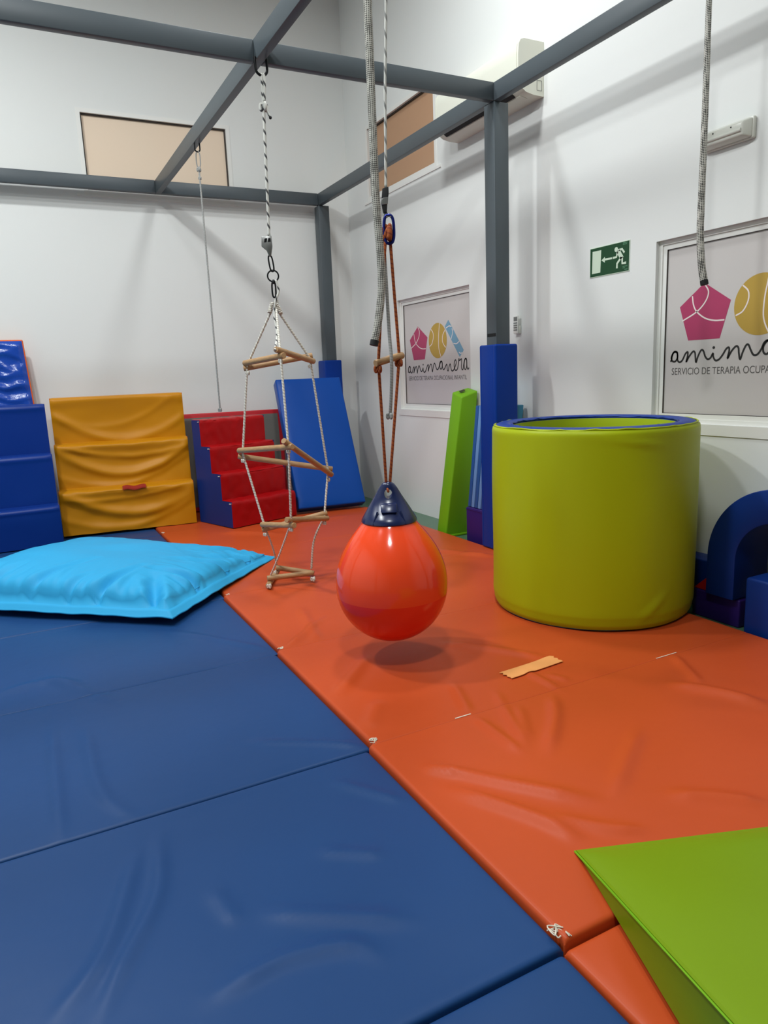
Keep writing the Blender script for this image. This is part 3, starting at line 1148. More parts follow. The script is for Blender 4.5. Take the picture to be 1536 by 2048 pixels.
# red tag on the lowest step of the yellow stairs
tagf = lambda i, j: yP(0.50 + 0.19 * i, -0.016 - 0.028 * math.sin(j * 2.6) + 0.09 * j, zs + 0.352 + 0.026 * math.sin(j * 2.2) + 0.006 * math.sin(i * 9))
tgd = grid(14, 8, tagf)
part('handle_strap', (tgd[0] + [v - Vector((0, 0, 0.004)) for v in tgd[0]], tgd[1] + [[q + len(tgd[0]) for q in f][::-1] for f in tgd[1]]), 'strap', yel, 180, label='dark red strap handle')

stairs('foam_stairs', 'plain blue foam stairs at the left edge behind the cushion', (-0.86, 6.155), (1.0, 0.012), 1.10,
       (0.315, 0.40, 0.395), (0.14, 0.14, 0.09), 0.09, 'stair_blue', 'stair_blue', zs - 0.013, calm_fold)

red, rP = stairs('foam_stairs', 'red four-step foam stairs with blue sides, under the rope ladder', (1.533, 5.825), (0.95, 0.312), 0.680,
                 (0.222, 0.226, 0.226, 0.226), (0.135, 0.13, 0.13, 0.12), 0.21, 'red', 'dark_blue', zs, red_fold)
for k, (dd, zz) in enumerate(((0.0, 0.24), (0.135, 0.466), (0.265, 0.692), (0.395, 0.918))):
    p = rP(-0.002, dd + 0.01, zz)
    part('corner_thread', squiggle(p[0], p[1], p[2] - 0.015, 0.012, 70 + k, 3), 'thread', red, 60)


# ------------------------------------------------------------------ leaning slabs and mats at the back
def slab(name, base_a, base_b, lean, height, thick, mats_, label, cat='mat', z0=0.020, group=None, edge_r=0.012, shear=0.0, border=0.0, crumple=0.0):
    """slab standing on edge base_a-base_b, its foot in front, leaning back by 'lean' at 'height'"""
    A, B = Vector((base_a[0], base_a[1], 0)), Vector((base_b[0], base_b[1], 0))
    U = (B - A).normalized()
    w = (B - A).length
    N = Vector((-U.y, U.x, 0))
    L = math.hypot(lean, height)
    up = (N * lean + Vector((0, 0, height))) / L
    nb = (N * height - Vector((0, 0, lean))) / L          # back normal
    lift = max(0.0, thick * lean / L)
    O = A + Vector((0, 0, z0 + lift))

    def P(a, h, t):
        q = O + U * (a + shear * h) + up * h + nb * t
        return (q.x, q.y, q.z)
    front, sidem = mats_
    root = thing(name, ((A + B) / 2 + Vector((0, 0, z0)))[:], label, cat, group)
    f = 0.004 if front != sidem else 0.0
    g = hexa([P(0, 0, f), P(w, 0, f), P(w, 0, thick), P(0, 0, thick), P(0, L, f), P(w, L, f), P(w, L, thick), P(0, L, thick)])
    part('body', bevel(g, edge_r, 3), sidem, root, 40)
    i = edge_r * 0.9 + border

    def face(a, b):
        e = min(1.0, min(a, 1 - a) * w / 0.03, min(b, 1 - b) * L / 0.03)
        puff = 0.004 * e + 0.004 * e * noise.noise(Vector((a * 3, b * 4, w * 7)))
        if crumple:
            n5 = noise.noise(Vector((a * 5, b * 17, 3.0)))
            n6 = noise.noise(Vector((a * 6 + b * 9, b * 24, 8.0)))
            puff += crumple * e * max(0.02, 0.75 - abs(n5) * 1.3 + 0.3 * n6)
        return P(i + (w - 2 * i) * a, i + (L - 2 * i) * b, f - 0.001 - puff)
    part('front_panel', grid(70, 110, face) if crumple else grid(30, 40, face), front, root, 180)
    return root, P, L, w


slab('leaning_slab', (2.205, 6.03), (2.850, 5.965), 0.60, 1.165, 0.115, ('royal', 'royal'), 'smooth royal blue slab leaning against the padded corner post', 'mat')
slab('leaning_mat', (-0.85, 6.715), (0.225, 6.715), 0.13, 1.63, 0.035, ('glossy_blue', 'orange_side'), 'glossy blue mat with orange edge standing behind the blue stairs', 'mat', shear=-0.045, crumple=0.030)
slab('leaning_mat', (1.365, 6.80), (2.36, 6.72), 0.085, 0.925, 0.055, ('grey_face', 'red_side'), 'grey mat with red edges standing behind the red stairs', 'mat', border=0.03)

# ------------------------------------------------------------------ green tall block, folded mats and box at the right wall
gt = thing('foam_block', (3.05, 4.76, FL), 'tall green foam block leaning on the right wall beside the window', 'block')
g = hexa([(2.930, 4.70, FL + 0.002), (3.150, 4.70, FL + 0.002), (3.150, 4.835, FL + 0.002), (2.930, 4.835, FL + 0.002),
          (3.108, 4.70, 1.045), (3.262, 4.70, 1.090), (3.262, 4.835, 1.115), (3.108, 4.835, 1.085)])
part('body', bevel(g, 0.012, 3), 'slab_green', gt, 40)
part('slot', bevel(hexa([(3.14, 4.76, 1.082), (3.185, 4.76, 1.094), (3.185, 4.785, 1.100), (3.14, 4.785, 1.088),
                         (3.14, 4.76, 1.0855), (3.185, 4.76, 1.0975), (3.185, 4.785, 1.1035), (3.14, 4.785, 1.0915)]), 0.001, 1), 'gasket', gt)
part('bottom_seam', bevel(hexa([(2.925, 4.694, FL + 0.002), (3.154, 4.694, FL + 0.002), (3.154, 4.841, FL + 0.002), (2.925, 4.841, FL + 0.002),
                                (2.931, 4.695, FL + 0.02), (3.155, 4.695, FL + 0.02), (3.155, 4.840, FL + 0.02), (2.931, 4.840, FL + 0.02)]), 0.004, 2), 'slab_green', gt, 40)

bx = thing('foam_box', (3.1, 4.26, FL), 'dark purple foam box under the folded blue mat', 'block')
part('body', rbox(2.940, 3.262, 4.115, 4.415, FL, 0.245, 0.010), 'purple', bx, 40)
part('lid_seam', rbox(2.937, 3.265, 4.112, 4.418, 0.225, 0.232, 0.003, 2), 'purple', bx, 40)

fm = thing('folded_mat', (3.08, 4.26, 0.247), 'folded light and dark blue mat standing on the purple box', 'mat')
n = 7
for k in range(n):
    y0 = 4.118 + k * 0.0415
    y1 = y0 + 0.039
    mt = 'light_blue' if k % 2 == 1 else 'mid_blue'
    if k == 0:
        mt = 'teal'
    x0, x1, sh = 2.950, 3.168, 0.086
    g = hexa([(x0, y0, 0.247), (x1, y0, 0.247), (x1, y1, 0.247), (x0, y1, 0.247),
              (x0 + sh, y0, 0.992), (x1 + sh, y0, 0.992), (x1 + sh, y1, 0.992), (x0 + sh, y1, 0.992)])
    part('panel', bevel(g, 0.007, 2), mt, fm, 40)

# ------------------------------------------------------------------ blocks at the right edge
AX0, AX1 = 3.00, 3.255
AYC, AZC, AR, Ar = 1.980, 0.297, 0.370, 0.212
ALEG = 0.094
prof = []
for k in range(33):
    a = math.pi - math.pi * k / 32
    prof.append((AYC - AR * math.cos(a) * -1 * -1, AZC + AR * math.sin(a)))
outer = [(AYC + AR * math.cos(math.pi * k / 32), AZC + AR * math.sin(math.pi * k / 32)) for k in range(33)]
inner = [(AYC + Ar * math.cos(math.pi * k / 32), AZC + Ar * math.sin(math.pi * k / 32)) for k in range(33)]
ring_v, ring_f = [], []
O2 = [(AYC + AR, ALEG)] + outer + [(AYC - AR, ALEG)]
I2 = [(AYC + Ar, ALEG)] + inner + [(AYC - Ar, ALEG)]
m = len(O2)
for x in (AX0, AX1):
    ring_v += [Vector((x, p[0], p[1])) for p in O2] + [Vector((x, p[0], p[1])) for p in I2]
for i in range(m - 1):
    ring_f += [[i, i + 1, m + i + 1, m + i], [2 * m + i + 1, 2 * m + i, 3 * m + i, 3 * m + i + 1],
               [i + 1, i, 2 * m + i, 2 * m + i + 1], [m + i, m + i + 1, 3 * m + i + 1, 3 * m + i]]
ring_f += [[0, m, 3 * m, 2 * m], [2 * m - 1, m - 1, 3 * m - 1, 4 * m - 1]]
part('foam_arch', bevel((ring_v, ring_f), 0.008, 2), 'arch_blue', None, 40, 'dark blue foam arch block standing at the right edge', 'block')

part('foam_block', rbox(3.035, 3.262, 2.178, 2.452, FL, 0.092, 0.008), 'purple', None, 40, 'low dark purple foam block under the left leg of the blue arch', 'block')
part('foam_block', rbox(3.02, 3.262, 1.60, 1.772, FL, 0.092, 0.008), 'purple', None, 40, 'low dark purple foam block under the right leg of the blue arch', 'block')
part('foam_block', rbox(2.905, 3.20, 1.782, 2.062, FL, 0.262, 0.012), 'arch_blue', None, 40, 'blue foam cube in front of the arch opening at the right edge', 'block')
part('foam_block', rbox(3.150, 3.272, 2.458, 2.86, FL, 0.215, 0.010), 'stair_blue', None, 40, 'blue foam block between the lime barrel and the arch', 'block')
g = prism([(2.450, 0.094), (2.356, 0.094), (2.356, 0.180)], lambda u, v, w: (w, u, v), 3.04, 3.20)
part('foam_wedge', bevel(g, 0.002, 1), 'red', None, 40, 'small red foam wedge on the purple block beside the arch', 'block')
part('foam_roll', lathe([(0, 0), (0.048, 0), (0.055, 0.02), (0.055, 0.14), (0.048, 0.155), (0, 0.155)], (3.10, 1.90, 0.263), 24), 'plastic_white', None, 50, 'white rounded object on the blue cube inside the arch', 'block')

# ------------------------------------------------------------------ air conditioner
ac = thing('air_conditioner', (3.19, 4.43, 2.95), 'cream wall air conditioner behind the grey steel post', 'air conditioner')
AY0, AY1 = 3.945, 4.925
prof = [(XW - 0.001, 3.272), (3.125, 3.272), (3.098, 3.262), (3.084, 3.238), (3.078, 3.18), (3.078, 3.06), (3.084, 3.02), (3.104, 2.988), (3.140, 2.966), (3.20, 2.956), (XW - 0.001, 2.954)]
part('body', prism(prof, lambda u, v, w: (u, w, v), AY0, AY1), 'ac', ac, 30)
fp = [(3.120, 3.266), (3.094, 3.256), (3.080, 3.236), (3.074, 3.18), (3.074, 3.07), (3.079, 3.07), (3.083, 3.18), (3.088, 3.234), (3.100, 3.252), (3.120, 3.262)]
part('front_panel', prism(fp, lambda u, v, w: (u, w, v), AY0 + 0.012, AY1 - 0.012), 'ac', ac, 30)
part('side_cap', prism([(u + (0.002 if u > 3.2 else -0.003), v) for u, v in prof], lambda u, v, w: (min(u, XW - 0.001), w, v), AY0 - 0.006, AY0 + 0.004), 'ac', ac, 30)
part('side_cap', prism([(u + (0.002 if u > 3.2 else -0.003), v) for u, v in prof], lambda u, v, w: (min(u, XW - 0.001), w, v), AY1 - 0.004, AY1 + 0.006), 'ac', ac, 30)
sl = [(3.108, 2.9845), (3.134, 2.9675), (3.1315, 2.9645), (3.1055, 2.9805)]
part('air_slot', prism(sl, lambda u, v, w: (u, w, v), AY0 + 0.10, AY1 - 0.055), 'ac_dark', ac)
part('louver', prism([(3.140, 2.9655), (3.20, 2.9555), (3.20, 2.9535), (3.139, 2.9625)], lambda u, v, w: (u, w, v), AY0 + 0.06, AY1 - 0.05), 'ac', ac)
part('access_cover', frame_geo(lambda u, v, w: (u, AY0 - 0.006 - w, v), 3.222, 3.262, 2.985, 3.045, 0.002, 0.0, 0.0015), 'plastic_grey', ac)


# ------------------------------------------------------------------ exit sign
sg = thing('exit_sign', (3.275, 3.34, 1.77), 'green emergency exit sign with running figure and left arrow', 'sign')
SY0, SY1, SZ0, SZ1 = 3.494, 3.180, 1.782, 1.947


def sp(s, t, d=0.0):
    return (XW - 0.004 - d, SY0 + (SY1 - SY0) * s, SZ1 + (SZ0 - SZ1) * t)


part('border', rbox(XW - 0.0032, XW - 0.0002, SY1 - 0.004, SY0 + 0.004, SZ0 - 0.004, SZ1 + 0.004, 0.0005, 1), 'sign_white', sg)
panel = part('green_panel', box(XW - 0.004, XW - 0.0033, SY1, SY0, SZ0, SZ1), 'sign_green', sg)


def sign_poly(name, pts, mat='sign_white'):
    return part(name, ([Vector(sp(s, t, 0.0006)) for s, t in pts], [list(range(len(pts)))]), mat, panel)


def crop_st(x, y):
    s = (x - 200) / 1160.0
    top, bot = 455 - 225 * s, 1260 - 180 * s
    return s, (y - top) / (bot - top)


sign_poly('door_symbol', [crop_st(*p) for p in ((270, 525), (540, 478), (522, 1120), (260, 1165))])
sign_poly('arrow_symbol', [crop_st(*p) for p in ((550, 775), (655, 672), (655, 722), (872, 692), (872, 745), (655, 780), (655, 840))])
hs, ht = crop_st(990, 475)
head = []
for k in range(20):
    a = 2 * math.pi * k / 20
    head.append((hs + 0.044 * math.cos(a), ht + 0.084 * math.sin(a)))
figs = [([Vector(sp(s, t, 0.0006)) for s, t in head], [list(range(20))])]


def limb(pts, w):
    P2 = []
    for x, y in pts:
        s, t = crop_st(x, y)
        P2.append((s * 0.314, -t * 0.165))
    V2, F = ribbon(P2, w)
    return [Vector(sp(v[0] / 0.314, -v[1] / 0.165, 0.0006 + 0.00001)) for v in V2], F


figs += [limb([(1050, 520), (1090, 600), (1165, 730)], 0.027), limb([(1040, 500), (1160, 468), (1228, 570)], 0.0125),
         limb([(1030, 545), (1000, 690), (892, 715)], 0.0125), limb([(1140, 700), (1022, 880), (1020, 1015)], 0.0135),
         limb([(1168, 690), (1172, 875), (1282, 858)], 0.0135)]
part('figure_symbol', join(*figs), 'sign_white', panel)
small = material('sign_pale_green', (88, 140, 104), 0.5)
for (a, b) in (((1180, 300), (1310, 275)), ((1180, 340), (1300, 318)), ((1185, 970), (1320, 945)), ((1185, 1010), (1250, 998)), ((1240, 1052), (1330, 1035))):
    V_, F_ = limb([a, b], 0.004)
    part('small_print', (V_, F_), small, panel)

# ------------------------------------------------------------------ emergency light
em = thing('emergency_light', (3.25, 2.53, 2.27), 'oblong clear emergency light on the right wall above the window', 'lamp')
part('base', rbox(XW - 0.022, XW - 0.0005, 2.405, 2.682, 2.272, 2.372, 0.009, 3), 'lamp_cover', em, 40)
part('cover', bevel(hexa([(XW - 0.022, 2.410, 2.276), (XW - 0.060, 2.440, 2.292), (XW - 0.060, 2.650, 2.292), (XW - 0.022, 2.677, 2.276),
                          (XW - 0.022, 2.410, 2.368), (XW - 0.060, 2.440, 2.352), (XW - 0.060, 2.650, 2.352), (XW - 0.022, 2.677, 2.368)]), 0.008, 3), 'lamp_cover', em, 40)
g = tube([(XW - 0.060, 2.445, 2.314), (XW - 0.060, 2.645, 2.314)], 0.009, 10)
part('tube', (g[0], g[1]), 'lamp_cover', em, 50)
for yy in (2.60, 2.50):
    part('screw', sphere((XW - 0.061, yy, 2.340), 0.0035, 8, 6), 'gasket', em, 60)

# ------------------------------------------------------------------ remote control
rc = thing('remote_control', (3.27, 4.205, 1.47), 'white remote control in a wall holder beside the post', 'remote')
part('holder', rbox(XW - 0.022, XW - 0.0005, 4.178, 4.234, 1.490, 1.545, 0.004, 2), 'plastic_white', rc, 40)
part('handset', rbox(XW - 0.030, XW - 0.0225, 4.180, 4.232, 1.492, 1.615, 0.003, 2), 'plastic_white', rc, 40)
part('screen', box(XW - 0.0312, XW - 0.0301, 4.186, 4.226, 1.578, 1.608), 'plastic_grey', rc)
for r_ in range(4):
    for c_ in range(3):
        part('button', box(XW - 0.0322, XW - 0.0301, 4.187 + c_ * 0.0145, 4.197 + c_ * 0.0145, 1.512 + r_ * 0.016, 1.522 + r_ * 0.016), 'plastic_grey', rc)

# ------------------------------------------------------------------ rope ladder with wooden triangles
lad = thing('rope_ladder', (1.376, 3.94, 0.02), 'rope ladder of wooden dowel triangles with its end on the orange mat', 'ladder')
DR = 0.0165


def dowel(a, b, name='rung'):
    a, b = Vector(a), Vector(b)
    d = (b - a).normalized()
    P = [a, a + d * 0.003] + [a.lerp(b, k / 8) for k in range(1, 8)] + [b - d * 0.003, b]
    tp = lambda s: 0.86 if (s < 0.01 or s > 0.99) else 1.0
    g = tube(P, DR, 14, taper=tp)
    return part(name, g, 'wood', lad, 50)


tri = [
    dict(A=((1.221, 4.120, 1.312), (1.601, 3.987, 1.371)), B=((1.228, 4.117, 1.342), (1.325, 3.706, 1.367)), C=((1.286, 3.719, 1.400), (1.605, 3.986, 1.338))),
    dict(A=((1.163, 4.177, 0.801), (1.691, 3.993, 0.690)), B=((1.170, 4.174, 0.834), (1.314, 3.636, 0.884)), C=((1.271, 3.651, 0.918), (1.684, 3.995, 0.657))),
    dict(A=((1.252, 4.097, 0.352), (1.630, 3.965, 0.431)), B=((1.254, 4.096, 0.386), (1.329, 3.729, 0.432)), C=((1.289, 3.743, 0.467), (1.629, 3.965, 0.397))),
]
for t3 in tri:
    for k in 'ABC':
        dowel(*t3[k])
Z4 = 0.018 + DR
dowel((1.226, 3.975, Z4), (1.378, 4.235, Z4 + 0.012))
dowel((1.238, 4.020, Z4 + 0.034), (1.512, 3.972, Z4 + 0.034))
dowel((1.355, 4.190, Z4 + 0.044), (1.555, 4.060, Z4 + 0.004))


def lerp3(a, b, t):
    return Vector(a).lerp(Vector(b), t)


Lc = [(lerp3(*t3['A'], 0.06) + lerp3(*t3['B'], 0.06)) / 2 for t3 in tri]
Rc = [(lerp3(*t3['A'], 0.94) + lerp3(*t3['C'], 0.94)) / 2 for t3 in tri]
Mc = [(lerp3(*t3['B'], 0.94) + lerp3(*t3['C'], 0.08)) / 2 for t3 in tri]
L4, M4, R4 = Vector((1.366, 4.206, 0.075)), Vector((1.262, 4.020, 0.085)), Vector((1.525, 4.02, 0.08))
TOPK = Vector((1.371, 3.942, 1.650))


def rope(pts, r, mat, parent, name='rope', lobes=3, turns=28, amp=0.16, n=12, step=0.008):
    g = tube(pts, r, n, lobes=lobes, turns=turns, amp=amp, step=step)
    return part(name, g, mat, parent, 180)


def gap(a, b, g0=0.02, g1=0.02):
    d = (b - a).normalized()
    return a + d * g0, b - d * g1


RL_ = 0.0062
KN = TOPK + Vector((0, 0, -0.02))
for C3, off in ((Lc, Vector((-0.012, 0.004, 0))), (Rc, Vector((0.014, -0.004, -0.006))), (Mc, Vector((0.006, -0.012, 0)))):
    rope([KN + off, C3[0]], RL_, 'rope_white', lad)
    rope([C3[0], C3[1]], RL_, 'rope_white', lad)
    rope([C3[1], C3[2]], RL_, 'rope_white', lad)
rope(catmull([Lc[2], Lc[2].lerp(L4, 0.5) + Vector((0.012, 0, -0.01)), L4], 8), RL_ * 0.85, 'rope_white', lad)
rope(catmull([Mc[2], Mc[2].lerp(M4, 0.55) + Vector((0.0, 0.0, -0.01)), M4], 8), RL_ * 0.85, 'rope_white', lad)
rope(catmull([Rc[2], Rc[2].lerp(R4, 0.45) + Vector((-0.03, 0, 0.0)), R4], 8), RL_, 'rope_white', lad)


def knot(c, r, mat, parent, seed=0, name='knot'):
    rnd = random.Random(seed)
    c = Vector(c)
    pts = []
    for k in range(22):
        a = 2 * math.pi * k / 22
        pts.append(c + Vector((r * (math.sin(a) + 0.6 * math.sin(2 * a)) * 0.6, r * (math.cos(a) - 0.6 * math.cos(2 * a)) * 0.6, -r * 0.7 * math.sin(3 * a))))
    g = tube(catmull(pts, 3, closed=True), r * 0.42, 8, closed=True)
    return part(name, g, mat, parent, 180)


sd = 0
for t3, L_, R_, M_ in zip(tri, Lc, Rc, Mc):
    for c in (L_, R_, M_):
        low = min(t3['A'][0][2] if c is L_ else 9, t3['C'][1][2] if c is R_ else 9, t3['B'][1][2] if c is M_ else 9)
        sd += 1
        knot((c.x, c.y, low - DR - 0.011), 0.011, 'rope_white', lad, sd)
knot((1.508, 3.955, 0.033), 0.014, 'rope_white', lad, 40)
knot((1.232, 3.966, 0.034), 0.013, 'rope_white', lad, 41)
knot((1.330, 4.150, 0.060), 0.012, 'rope_white', lad, 42)
# top hardware: three whipped eyes, snap hook, ring, carabiner, rope clamp, flecked rope
for off, tilt in ((Vector((-0.020, 0.004, -0.014)), 1.1), (Vector((0.012, -0.006, -0.004)), 0.0), (Vector((0.022, -0.010, -0.020)), -1.2)):
    c = TOPK + off
    d = Vector((tilt * 0.35, 0, 1)).normalized()
    pts = []
    for k in range(60):
        a = 2 * math.pi * k / 10
        pts.append(c + d * (-0.028 + 0.056 * k / 59) + Vector((math.cos(a), math.sin(a), 0)) * 0.0085)
    g = tube(pts, 0.0048, 6)
    part('rope_whipping', g, 'rope_white', lad, 180)
RING = Vector((1.375, 3.940, 1.806))
vr = Vector((0.944, -0.329, 0))
g = tube([RING + (vr * math.cos(2 * math.pi * k / 32) + Vector((0, 0, 1)) * math.sin(2 * math.pi * k / 32)) * 0.030 for k in range(32)], 0.0045, 8, closed=True)
part('steel_ring', (g[0], g[1]), 'black', lad, 180)


def oval_link(c, h, w, r, mat, parent, name, tilt=0.0, dirv=vr):
    pts = []
    for k in range(36):
        a = 2 * math.pi * k / 36
        x = math.copysign(abs(math.cos(a)) ** 0.7, math.cos(a)) * w
        z = math.copysign(abs(math.sin(a)) ** 0.7, math.sin(a)) * h
        pts.append(Vector(c) + dirv * (x + tilt * z) + Vector((0, 0, z)))
    g = tube(pts, r, 8, closed=True)
    return part(name, (g[0], g[1]), mat, parent, 180)


oval_link(RING + Vector((0, 0, -0.072)), 0.042, 0.010, 0.0048, 'black', lad, 'snap_hook')
part('swivel', lathe([(0, -0.012), (0.008, -0.01), (0.009, 0.0), (0.006, 0.012), (0, 0.014)], RING + Vector((0, 0, -0.032)), 16), 'black', lad, 60)
oval_link(RING + Vector((-0.006, 0, 0.066)), 0.042, 0.011, 0.0045, 'black', lad, 'carabiner', -0.12)
# wedge shaped rope clamp
cl = RING + Vector((-0.018, 0.004, 0.165))
pl = [(-0.030, 0.040), (0.024, 0.046), (0.026, -0.012), (0.016, -0.060), (0.004, -0.062), (-0.008, -0.030), (-0.034, -0.008)]
clamp = part('rope_clamp', bevel(prism(pl, lambda u, v, w: Vector(cl) + vr * u + Vector((0, 0, v)) + Vector((0.329, 0.944, 0)) * w, -0.012, 0.012), 0.003, 2), 'metal', lad, 40)
part('clamp_window', prism([(-0.014, 0.030), (0.000, 0.032), (-0.004, 0.012), (-0.018, 0.010)], lambda u, v, w: Vector(cl) + vr * u + Vector((0, 0, v)) + Vector((0.329, 0.944, 0)) * w, -0.0135, -0.0118), 'black', clamp)
part('clamp_window', prism([(0.006, 0.032), (0.018, 0.033), (0.018, 0.014), (0.002, 0.012)], lambda u, v, w: Vector(cl) + vr * u + Vector((0, 0, v)) + Vector((0.329, 0.944, 0)) * w, -0.0135, -0.0118), 'black', clamp)
HK = Vector((1.377, 3.912, ZB - 0.068))
rope([HK + Vector((0, 0, 0.004)), HK + Vector((0.0, 0.004, -0.16)), cl + Vector((0.012, 0, 0.045))], 0.0075, 'rope_spiral', lad, lobes=2, turns=9, amp=0.08, step=0.015)
rope(catmull([HK + Vector((0.008, -0.01, 0.0)), HK + Vector((0.010, -0.008, -0.05)), HK + Vector((0.004, -0.002, -0.13))], 6), 0.007, 'rope_spiral', lad, lobes=2, turns=9, amp=0.08)
knot(HK + Vector((0.002, 0, -0.158)), 0.021, 'rope_spiral', lad, 50)
g = tube(catmull([HK + Vector((0.006, 0, -0.165)), HK + Vector((0.02, 0, -0.185)), HK + Vector((0.03, -0.004, -0.205))], 5), 0.006, 8)
part('rope_tail', g, 'rope_spiral', lad, 180)
part('tail_tip', sphere(HK + Vector((0.031, -0.004, -0.208)), 0.0085, 10, 8), 'black_cloth', lad, 180)
# tail of the flecked rope down to the top triangle
rope(catmull([RING + Vector((0.012, -0.01, -0.02)), RING + Vector((0.022, -0.014, -0.08)), TOPK + Vector((0.004, -0.016, 0.02)), TOPK + Vector((-0.010, -0.02, -0.06)),
              TOPK + Vector((-0.022, -0.08, -0.16)), Vector(tri[0]['C'][0]) + Vector((-0.006, -0.004, -0.005))], 8), 0.0062, 'rope_spiral', lad, 'rope_tail', lobes=2, turns=9, amp=0.08)

# ------------------------------------------------------------------ thin grey rope at the back
gr = thing('hanging_rope', (1.377, 5.35, 1.03), 'thin grey rope hanging in front of the back wall, knotted at its end', 'rope')
H2 = Vector((1.377, 5.36, ZB - 0.052))
oval_link(H2 + Vector((0, 0, -0.052)), 0.052, 0.014, 0.004, 'rope_grey', gr, 'rope_loop')
knot(H2 + Vector((0, 0, -0.118)), 0.014, 'rope_grey', gr, 60)
knot(H2 + Vector((0.002, 0, -0.175)), 0.010, 'rope_grey', gr, 61)
rope([H2 + Vector((0, 0, -0.11)), (1.377, 5.345, 2.0), (1.377, 5.332, 1.04)], 0.0058, 'rope_grey', gr, lobes=3, turns=30, step=0.015)
knot((1.377, 5.331, 1.034), 0.013, 'rope_grey', gr, 62)

# ------------------------------------------------------------------ thick ropes
tr_ = thing('climbing_rope', (1.29, 2.50, 1.36), 'thick braided climbing rope hanging beside the buoy rope, end taped black', 'rope')
rp = catmull([(1.377, 2.52, ZB - 0.078), (1.36, 2.515, 2.77), (1.310, 2.505, 2.66), (1.291, 2.5, 2.546), (1.290, 2.5, 2.386), (1.290, 2.5, 2.139), (1.292, 2.5, 1.883), (1.302, 2.5, 1.671), (1.300, 2.5, 1.562), (1.282, 2.5, 1.452), (1.260, 2.5, 1.366)], 10)
g = tube(rp, 0.0150, 14, step=0.01)
part('rope', g, 'rope_braid', tr_, 180)
part('end_tape', tube([(1.2630, 2.5, 1.377), (1.2575, 2.5, 1.357)], 0.0165, 14)[:2], 'black_cloth', tr_, 60)

tr2 = thing('climbing_rope', (2.913, 2.39, 1.59), 'black flecked white rope hanging from the right beam before the logo window', 'rope')
rp = catmull([(2.913, 2.400, ZB - 0.068), (2.912, 2.401, 2.75), (2.910, 2.396, 2.388), (2.910, 2.396, 1.969), (2.910, 2.394, 1.817), (2.910, 2.380, 1.684), (2.910, 2.360, 1.597)], 12)
g = tube(rp, 0.0150, 14, step=0.01, taper=lambda s: 0.80 + 0.32 * s)
part('rope', g, 'rope_braid_dark', tr2, 180)
part('end_tape', tube([(2.910, 2.3635, 1.612), (2.910, 2.3595, 1.594)], 0.0178, 14)[:2], 'black_cloth', tr2, 60)

# ------------------------------------------------------------------ hanging buoy swing
by = thing('buoy_swing', (1.376, 2.658, 0.10), 'orange inflatable buoy with navy cap hanging over the orange mat', 'swing')
R0 = 0.243
BCN = Vector((1.376, 2.658, 0.350))
prof = []
for k in range(17):
    a = -math.pi / 2 + (math.pi / 2) * k / 16
    prof.append((R0 * math.cos(a), R0 * math.sin(a) * 1.02))
up_prof = [(1.0, 0.0), (0.995, 0.13), (0.975, 0.27), (0.935, 0.42), (0.875, 0.57), (0.79, 0.73), (0.69, 0.88), (0.58, 1.02), (0.485, 1.135), (0.435, 1.21), (0.40, 1.25)]
sm_ = catmull([(p[0], p[1], 0) for p in up_prof], 4)
prof += [(p.x * R0, p.y * R0) for p in sm_[1:]]
prof[0] = (0.0, prof[0][1])
SPL = -0.14 * R0
rs = math.sqrt(R0 * R0 - (SPL / 1.02) ** 2)
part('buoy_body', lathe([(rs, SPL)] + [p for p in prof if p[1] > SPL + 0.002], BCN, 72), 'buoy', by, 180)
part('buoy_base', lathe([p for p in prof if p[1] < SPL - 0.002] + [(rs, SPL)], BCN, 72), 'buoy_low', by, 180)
# navy cap: round skirt that flattens into an eye plate
cap_s = [(1.150, 0.478, 0.478), (1.165, 0.492, 0.492), (1.20, 0.484, 0.484), (1.26, 0.452, 0.440), (1.34, 0.405, 0.360), (1.44, 0.345, 0.250), (1.55, 0.275, 0.165), (1.65, 0.215, 0.120), (1.74, 0.165, 0.100), (1.81, 0.115, 0.085), (1.85, 0.06, 0.05), (1.86, 0.0, 0.0)]
cv = Vector((0.458, 0.889, 0))
cr_ = Vector((0.889, -0.458, 0))
V_, F_ = [], []
NN = 40
for z, a, b in cap_s[:-1]:
    for k in range(NN):
        th = 2 * math.pi * k / NN
        V_.append(BCN + cr_ * (a * R0 * math.cos(th)) + cv * (b * R0 * math.sin(th)) + Vector((0, 0, z * R0)))
for i in range(len(cap_s) - 2):
    for k in range(NN):
        j = (k + 1) % NN
        F_.append([i * NN + k, i * NN + j, (i + 1) * NN + j, (i + 1) * NN + k])
V_.append(BCN + Vector((0, 0, 1.86 * R0)))
for k in range(NN):
    F_.append([(len(cap_s) - 2) * NN + k, (len(cap_s) - 2) * NN + (k + 1) % NN, len(V_) - 1])
F_.append(list(range(NN))[::-1])
cap = part('buoy_cap', (V_, F_), 'buoy_cap', by, 50)
EYE = BCN + Vector((0, 0, 1.655 * R0))
cut_v, cut_f = [], []
for s in (-0.12, 0.12):
    for k in range(20):
        th = 2 * math.pi * k / 20
        cut_v.append(EYE + cv * s + cr_ * (0.0165 * math.cos(th)) + Vector((0, 0, 0.020 * math.sin(th))))
cut_f = [list(range(20))[::-1], [20 + k for k in range(20)]] + [[k, (k + 1) % 20, 20 + (k + 1) % 20, 20 + k] for k in range(20)]
cutter = part('cutter', (cut_v, cut_f), 'buoy_cap')
bm = bmesh.new()
bm.from_mesh(cutter.data)
bmesh.ops.recalc_face_normals(bm, faces=bm.faces)
bm.to_mesh(cutter.data)
bm.free()
bm = bmesh.new()
bm.from_mesh(cap.data)
bmesh.ops.recalc_face_normals(bm, faces=bm.faces)
bm.to_mesh(cap.data)
bm.free()
md = cap.modifiers.new('eye', 'BOOLEAN')
md.operation = 'DIFFERENCE'
md.solver = 'EXACT'
md.object = cutter
